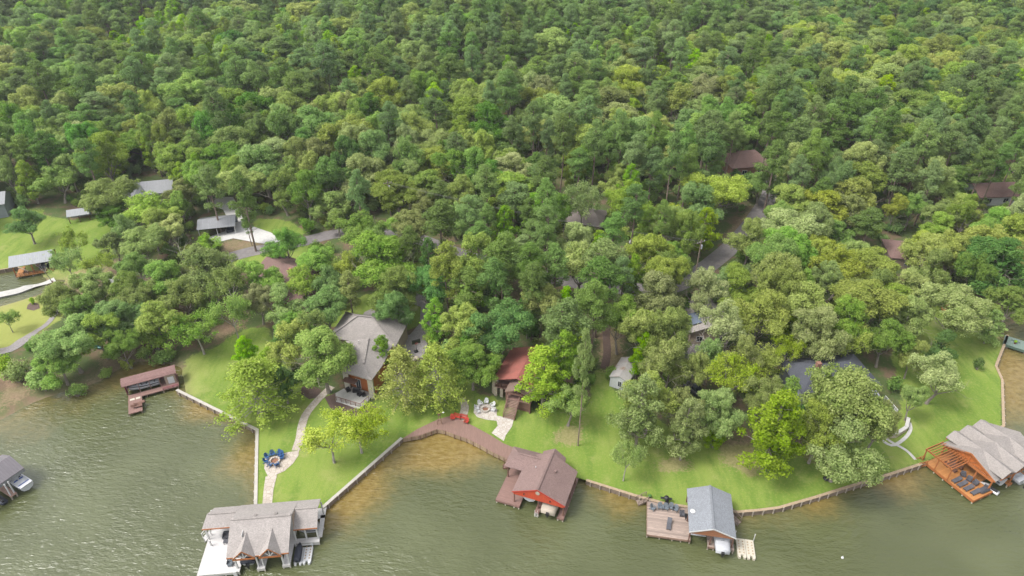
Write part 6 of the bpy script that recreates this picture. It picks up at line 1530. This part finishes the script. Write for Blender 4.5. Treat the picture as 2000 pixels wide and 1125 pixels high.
# ------------------------------------------------------------------ white shed, charcoal roofed house, grey house behind
def simple_house(name, label, cat, F, w, d, h, roofm, wallm, pitch=.45, over=.4, ridge='x', hip=0, z=0, wins=(), chim=None, doors=(), base=None):
    t = thing(name, label, cat, F.w(0, 0, z), F.a); MB().box(0,w,0,d,-.6,h).build('wall', wallm, t)
    x0, x1, y0, y1 = -over, w+over, -over, d+over; m = MB(); ho = h - over*pitch*.4
    if ridge == 'x':
        zr = h + (d/2+over)*pitch; ym = d/2; a, c = x0 + hip, x1 - hip
        m.slab([(x0,y0,ho),(x1,y0,ho),(c,ym,zr),(a,ym,zr)],.15); m.slab([(x1,y1,ho),(x0,y1,ho),(a,ym,zr),(c,ym,zr)],.15)
        if hip: m.slab([(x0,y1,ho),(x0,y0,ho),(a,ym,zr)],.15); m.slab([(x1,y0,ho),(x1,y1,ho),(c,ym,zr)],.15)
        else:
            for xx in (0.02, w-.1): MB().add([(xx,0,h),(xx,d,h),(xx,ym,zr-.2),(xx+.08,0,h),(xx+.08,d,h),(xx+.08,ym,zr-.2)],[(0,2,1),(3,4,5),(0,1,4,3),(1,2,5,4),(2,0,3,5)]).build('gable', wallm, t)
    else:
        zr = h + (w/2+over)*pitch; xm = w/2; a, c = y0 + hip, y1 - hip
        m.slab([(x0,y1,ho),(x0,y0,ho),(xm,a,zr),(xm,c,zr)],.15); m.slab([(x1,y0,ho),(x1,y1,ho),(xm,c,zr),(xm,a,zr)],.15)
        if hip: m.slab([(x0,y0,ho),(x1,y0,ho),(xm,a,zr)],.15); m.slab([(x1,y1,ho),(x0,y1,ho),(xm,c,zr)],.15)
        else:
            for yy in (0.02, d-.1): MB().add([(0,yy,h),(w,yy,h),(xm,yy,zr-.2),(0,yy+.08,h),(w,yy+.08,h),(xm,yy+.08,zr-.2)],[(0,1,2),(5,4,3),(0,3,4,1),(1,4,5,2),(2,5,3,0)]).build('gable', wallm, t)
    r_ = m.build('roof', roofm, t)
    for wx, wz, ww, wh in wins: window(t, wx, 0, wz, ww, wh)
    for dx, dw in doors: MB().box(dx,dx+dw,-.06,0,-.3,2.0).build('door', BROWN_WOOD, t)
    if chim: MB().box(chim[0]-.4,chim[0]+.4,chim[1]-.4,chim[1]+.4,h,zr+.9).build('chimney', BRICKW, r_)
    return t
p = on_ground(1190, 754); F = Frame(p[0], p[1], -28)
simple_house('shed', 'small white sided shed with a rusty pale metal roof', 'shed', F, 3.6, 6.4, 2.5, M('rusty_metal_roof', (.50,.47,.45), .6, .1, 1.0, stain=(.30,.19,.13)), WHITEWALL, .4, .15, 'y', 0, p[2], ((2.0,.75,.6,1.2),))
p = on_ground(1560, 800); F = Frame(p[0], p[1], 8)
t = simple_house('house', 'large house with a charcoal shingle roof half hidden by the pale oak', 'house', F, 14.5, 8.5, 4.6, DARKSH, GREYWALL, .5, .6, 'x', 4.5, p[2], ((2.5,1,1.2,1.3),(5.5,1,1.2,1.3),(9,1,1.6,1.4),(12.5,1,1.6,1.4)), (4.0,3.6))
m = MB(); m.slab([(3,-3.2,4.4),(5.6,-3.2,6.0),(5.6,4,6.6),(3,1,4.5)],.15); m.slab([(5.6,-3.2,6.0),(8.2,-3.2,4.4),(8.2,1,4.5),(5.6,4,6.6)],.15); m.build('gable_roof', DARKSH, t); MB().box(3.4,7.8,-2.8,0,-.6,4.5).build('bay_wall', GREYWALL, t); window(t, 5.6, -2.8, 1.2, 1.8, 1.6)
MB().box(10,17,-4.2,-.1,-.8,.5).build('terrace', planks('terrace_boards', (.50,.52,.55), .15, 1), t); railing(t, [(10,-.2),(10,-4.1),(16.9,-4.1),(16.9,-.2)], .5, 1.0, WHITE, .8)
MB().slab([(9.8,-3.2,3.0),(14.2,-3.2,3.0),(14.2,-.1,3.7),(9.8,-.1,3.7)],.12).build('porch_roof', LIGHTMET, t)
lounger('navy sun lounger on the grey terrace under the pale oak', *F.w(15.6, -2.4, p[2] + .51), F.a + .8, NAVY)
tw = thing('retaining_wall', 'low curved stone retaining wall below the grey terrace', 'retaining wall', on_ground(1745, 842)); o2 = Vector(tw.location); rb = MB(); pts_ = [Vector(on_ground(*q)) - o2 for q in [(1700,850),(1720,856),(1748,853),(1768,840),(1772,822)]]
for a, c in zip(pts_, pts_[1:]): rb.beam((a.x,a.y,.3),(c.x,c.y,.3),.5,.9)
rb.build('stone_course', TANROCK, tw); cp = MB()
for a, c in zip(pts_, pts_[1:]): cp.beam((a.x,a.y,.8),(c.x,c.y,.8),.6,.1)
cp.build('coping', CONC, tw)
p = on_ground(1345, 672); F = Frame(p[0], p[1], -5)
t = simple_house('house', 'tan roofed house with a dark solar panel behind the bare white limbs', 'house', F, 9, 10, 3.2, TANSH, TANWALL, .42, .5, 'y', 0, p[2], ((2,.9,1.2,1.2),(6.5,.9,1.4,1.4)))
MB().slab([(-.3,1.5,3.62),(2.2,1.5,4.66),(2.2,5.5,4.66),(-.3,5.5,3.62)],.06).build('solar_panel', M('solar_cells', (.20,.24,.32), .2, .1), t)
sheet('grey_drive', gpoly([(1330,672),(1400,668),(1420,690),(1390,740),(1345,740)]), ASPH, .1, 1.3)
p = on_ground(1475, 712); simple_house('outbuilding', 'small charcoal roofed outbuilding left of the big charcoal roof', 'outbuilding', Frame(p[0], p[1], 5), 6, 4, 2.3, DARKSH, GREYWALL, .35, .3, 'x', 0, p[2])

# houses along the road and in the woods
def house_at(px, py, deg, label, w, d, h, roofm, wallm, **k):
    p = on_ground(px, py); return simple_house('house', label, 'house', Frame(p[0], p[1], deg), w, d, h, roofm, wallm, z=p[2], **k)
h_ = house_at(238, 402, 14, 'white house with a pale grey roof at the end of the concrete driveway', 14, 8.5, 3.0, GREYMET, WHITEWALL, hip=0, wins=((2,.9,1.2,1.2),(6,.9,1.4,1.4),(11,.9,1.2,1.2)))
m = MB(); m.slab([(3.0,-3.4,3.0),(5.2,-3.4,4.4),(5.2,4.2,4.9),(3.0,.5,3.2)],.12); m.slab([(5.2,-3.4,4.4),(7.4,-3.4,3.0),(7.4,.5,3.2),(5.2,4.2,4.9)],.12); m.build('gable_roof', GREYMET, h_); MB().box(3.3,7.1,-3.0,0,-.5,3.05).build('bay_wall', WHITEWALL, h_)
house_at(500, 560, -30, 'house with a maroon shingle roof and brown chimney under the trees', 14, 10, 3.4, MAROONSH, BRICKW, pitch=.4, hip=0, chim=(9.5,3.0), wins=((3,1,1.4,1.3),(8,1,1.4,1.3)))
house_at(552, 600, -30, 'lower maroon roofed wing in front of the chimney house', 9, 6, 2.8, MAROONSH, BRICKW, pitch=.4, wins=((3,.9,1.2,1.2),))
house_at(1068, 446, -18, 'house with a grey brown roof in the woods behind the road', 14, 9, 3.0, shingle('umber_shingle', (.23,.19,.17)), TANWALL, hip=3, wins=((4,.9,1.4,1.2),(10,.9,1.4,1.2)))
house_at(1428, 348, 10, 'house with a reddish brown hip roof deep in the pines', 13, 10, 3.4, MAROONSH, BRICKW, hip=4.5, pitch=.6, wins=((4,1,1.4,1.2),(9,1,1.4,1.2)))
house_at(1735, 522, -12, 'house with a maroon roof between yellow green oaks on the right', 13, 9, 3.0, MAROONSH, TANWALL, hip=3, wins=((4,1,1.4,1.2),(9,1,1.4,1.2)), chim=(11.5,6))
house_at(1908, 402, 4, 'low red brown roofed house at the right edge of the woods', 16, 9, 2.8, MAROONSH, WHITEWALL, wins=((3,.9,1.4,1.2),(8,.9,1.4,1.2),(13,.9,1.4,1.2)))
house_at(-58, 436, 20, 'grey house cut by the left edge above the bay lawn', 9.5, 8, 4.5, GREYMET, GREYWALL, wins=((3,1,1.2,1.2),(6.5,1,1.2,1.2)))
def carport(label, px, py, deg, w, d, h, roofm, postm):
    p = on_ground(px, py); F = Frame(p[0], p[1], deg); t = thing('carport', label, 'carport', F.w(0, 0, p[2]), F.a)
    m = MB(); m.slab([(-.3,-.3,h),(w+.3,-.3,h),(w+.3,d/2,h+1.2),(-.3,d/2,h+1.2)],.12); m.slab([(w+.3,d+.3,h),(-.3,d+.3,h),(-.3,d/2,h+1.2),(w+.3,d/2,h+1.2)],.12); m.build('roof', roofm, t)
    for x in (0,w/2,w):
        for y in (0,d): MB().box(x-.08,x+.08,y-.08,y+.08,-.4,h-.05).build('post', postm, t)
    MB().box(0,w,d-.08,d,-.3,h).build('back_wall', GREYWALL, t); return F, p
Fc, pc = carport('grey roofed carport beside the concrete driveway', 392, 467, 14, 9, 6.5, 2.9, GREYMET, CANVASW)
Fd, pd = carport('small open sided shelter with a pale roof on the bay lawn', 138, 437, 22, 5, 3.5, 2.2, LIGHTMET, BROWN_WOOD)
def car(label, x, y, z, rot, paint):
    t = thing('parked_car', label, 'car', (x, y, z), rot); rings = []
    for y_, w, z0, z1 in ((-2.2,.7,.45,.75),(-2.1,.86,.3,.9),(-1,.92,.28,.98),(.8,.92,.28,.98),(1.9,.86,.3,.85),(2.2,.65,.45,.7)): rings.append([(-w,y_,z0),(w,y_,z0),(w,y_,z1),(w*.8,y_,z1+.04),(-w*.8,y_,z1+.04),(-w,y_,z1)])
    MB().loft(rings).build('body', paint, t, True)
    MB().loft([[(-w,y_,.95),(w,y_,.95),(w*.85,y_,z1),(-w*.85,y_,z1)] for y_, w, z1 in ((-1.6,.8,1.0),(-1.0,.78,1.5),(.3,.78,1.5),(1.1,.8,1.0))]).build('cabin_glass', GLASS, t)
    for sx in (-.85,.85):
        for sy in (-1.35,1.4): MB().tube((sx-.1,sy,.32),(sx+.1,sy,.32),.32,.32,14).build('wheel', BLACK, t)
car('dark car parked under the grey roofed carport', *Fc.w(7.4, 3.0, pc[2] + .12), Fc.a, NAVY)
car('dark car under the trees beside the white shed lot', *on_ground(1352, 762), .6, CHAR)
car('silver car at the edge of the road behind the pines', *on_ground(1246, 478), 1.2, SILVER)
def pole(label, px, py, h=11):
    p = on_ground(px, py); t = thing('utility_pole', label, 'utility pole', p, .5); MB().tube((0,0,-.5),(0,0,h),.17,.12,9).build('shaft', OLDWOOD, t); MB().beam((-1.1,0,h-.7),(1.1,0,h-.7),.1,.12).build('crossarm', OLDWOOD, t); MB().tube((.32,0,h-2.4),(.32,0,h-1.5),.25,.25,10).build('transformer', SILVER, t)
    for sx in (-1,-.4,.5,1): MB().tube((sx,0,h-.64),(sx,0,h-.42),.05,.04,6).build('insulator', CANVASW, t)
    return Vector((p[0], p[1], p[2]+h-.42))
P1 = pole('dark utility pole beside the road on the right', 1355, 556, 12); P2 = pole('utility pole among the trees at the left road bend', 766, 440, 13)
w_ = MB()
for off in (-.5,.5):
    for k in range(14):
        a, c = k/14, (k+1)/14; f = lambda s: P2 + (P1-P2)*s + Vector((off, 0, -6*s*(1-s))); w_.tube(f(a), f(c), .02, .02, 4, cap=False)
tag(w_.build('power_line', BLACK), 'power lines strung between the two utility poles', 'power line')

# small things in the yards
p = on_ground(186, 679); t = thing('canoe', 'teal canoe lying on the left shore slope', 'canoe', (p[0], p[1], p[2]+.05), 1.25)
rg = [[(-.42*s,y_,.42+.15*abs(y_)/2.2),(-.3*s,y_,.1),(0,y_,.02+.1*abs(y_)/2.2),(.3*s,y_,.1),(.42*s,y_,.42+.15*abs(y_)/2.2)] for y_, s in ((-2.3,.06),(-1.6,.65),(-.7,1),(.7,1),(1.6,.65),(2.3,.06))]
MB().loft(rg, cap=False).build('hull', TEALPL, t, True)
for yy in (-.9,.9): MB().box(-.36,.36,yy-.1,yy+.1,.36,.4).build('thwart', TIMBERCAP, t)
p = on_ground(212, 668); t = thing('edging_wall', 'rusty curved steel edging on the brown slope', 'edging', p); o2 = Vector(p); q = MB(); pts_ = [Vector(on_ground(*z_)) - o2 for z_ in [(224,643),(220,655),(215,668),(219,680),(226,693)]]
for a, c in zip(pts_, pts_[1:]): q.beam((a.x,a.y,a.z+.35),(c.x,c.y,c.z+.35),.1,.9)
q.build('steel_band', RUST, t); q = MB()
for a in pts_: q.box(a.x-.06,a.x+.06,a.y-.06,a.y+.06,a.z-.3,a.z+.9)
q.build('stake', RUST, t)
p = on_ground(108, 572); t = thing('garden_fence', 'dark red timber fence bordering the yellow lawn', 'fence', p); o2 = Vector(p); q = MB(); pts_ = [Vector(on_ground(*z_)) - o2 for z_ in [(106,556),(107,568),(116,576),(132,582)]]
for a, c in zip(pts_, pts_[1:]): q.beam((a.x,a.y,a.z+.5),(c.x,c.y,c.z+.5),.08,1.0)
q.build('boards', RUST, t); q = MB()
for a in pts_: q.box(a.x-.08,a.x+.08,a.y-.08,a.y+.08,a.z-.3,a.z+1.15)
q.build('post', RUST, t)
for (px, py), lb in (((1842,607),'red adirondack chair on the far left of the right lawn group'),((1849,604),'red adirondack chair at the back of the right lawn group'),((1845,611),'red adirondack chair at the front of the right lawn group'),((1861,609),'red adirondack chair standing alone right of the lawn group')):
    x, y, z = on_ground(px, py); adirondack(lb, x, y, z, random.uniform(-.8, .8), REDPAINT, 'red chairs on the right lawn')
p = on_ground(1778, 642); t = thing('covered_cart', 'cart under a bright blue tarpaulin under the oaks', 'cart', p, .5); MB().loft([[(-.6*s,y_,.35),(-.6*s,y_,.35+h1),(0,y_,.5+h1*1.2),(.6*s,y_,.35+h1),(.6*s,y_,.35)] for y_, s, h1 in ((-1.2,.8,.5),(-.8,1,.9),(.2,1,1.2),(.9,1,.9),(1.3,.7,.4))]).build('tarpaulin', BLUEC, t, True)
for sx in (-.5,.5):
    for sy in (-.8,.8): MB().tube((sx-.08,sy,.25),(sx+.08,sy,.25),.25,.25,12).build('wheel', BLACK, t)
for (px, py), lb in (((1566,1087),'white mooring buoy nearer the orange boathouse end of the open water'),((1645,1090),'white mooring buoy farther right on the open water'))[1:]:
    t = thing('buoy', 'small white buoy on the open water below the curved seawall', 'buoy', (*ground_at(px, py, 0), 0)); MB().ell((0,0,.1),(.2,.2,.2),10,7).build('float', WHITEPL, t, True); MB().tube((0,0,.28),(0,0,.5),.04,.04,6).build('ring_post', WHITEPL, t)
# driftwood and fire pit on the lawn
p = on_ground(1612, 938); t = thing('fire_pit', 'dark iron fire bowl under the pale oak near the curved seawall', 'fire pit', p); MB().ell((0,0,.45),(.5,.5,.28),12,7).build('bowl', BLACK, t)
for k in range(3): MB().tube((.3*math.cos(k*2.1),.3*math.sin(k*2.1),.35),(.4*math.cos(k*2.1),.4*math.sin(k*2.1),0),.03).build('leg', BLACK, t)

# ------------------------------------------------------------------ ridge caps, vents and pipes on the larger roofs
for o in list(bpy.data.objects):
    if o.name.startswith('boathouse') and o.get('label', '').startswith('large tan'):
        MB().beam((.1,4.8,6.03),(8.7,4.8,6.03),.34,.06).build('ridge_cap', TANSH2, o); MB().beam((-4.3,7.45,4.58),(0,7.45,4.58),.3,.06).build('ridge_cap', TANSH2, o); MB().beam((8.9,6.7,4.98),(12.3,6.7,4.98),.3,.06).build('ridge_cap', TANSH2, o)
        for x in (3.4, 6.4): MB().box(x-.2,x+.2,5.35,5.75,5.5,5.78).build('roof_vent', TANSH2, o)
    if o.name.startswith('boathouse') and 'red front gable' in o.get('label', ''):
        MB().beam((4.1,.05,5.6),(4.1,8.1,5.6),.34,.06).build('ridge_cap', BROWNSH, o); MB().beam((-1.3,6.95,4.79),(2.4,6.95,4.79),.3,.06).build('ridge_cap', BROWNSH, o)
        MB().tube((2.2,5.0,4.4),(2.2,5.0,5.0),.06).build('vent_pipe', WHITE, o); MB().box(5.3,5.7,4.8,5.2,4.85,5.2).build('roof_vent', BROWNSH, o)
    if o.name.startswith('house') and o.get('label', '').startswith('cedar clad'):
        P_ = Lc(-30.3, 107.5, 7.0)
        MB().tube(P_, (P_[0], P_[1], P_[2]+.7), .07).build('vent_pipe', WHITE, o); P_ = Lc(-26.2, 105.5, 7.0); MB().box(P_[0]-.25,P_[0]+.25,P_[1]-.25,P_[1]+.25,P_[2]-.2,P_[2]+.35).build('roof_vent', TANSH2, o)
        MB().beam(Lc(*p1), Lc(*p2), .34, .08).build('ridge_cap', TANSH2, o); MB().beam(Lc(*q1), Lc(*q2), .34, .08).build('ridge_cap', TANSH2, o)
        for c_ in (A2, D2): MB().beam(Lc(*c_), Lc(*q1), .26, .08).build('hip_cap', TANSH2, o)
        for c_ in (B2, C2): MB().beam(Lc(*c_), Lc(*q2), .26, .08).build('hip_cap', TANSH2, o)
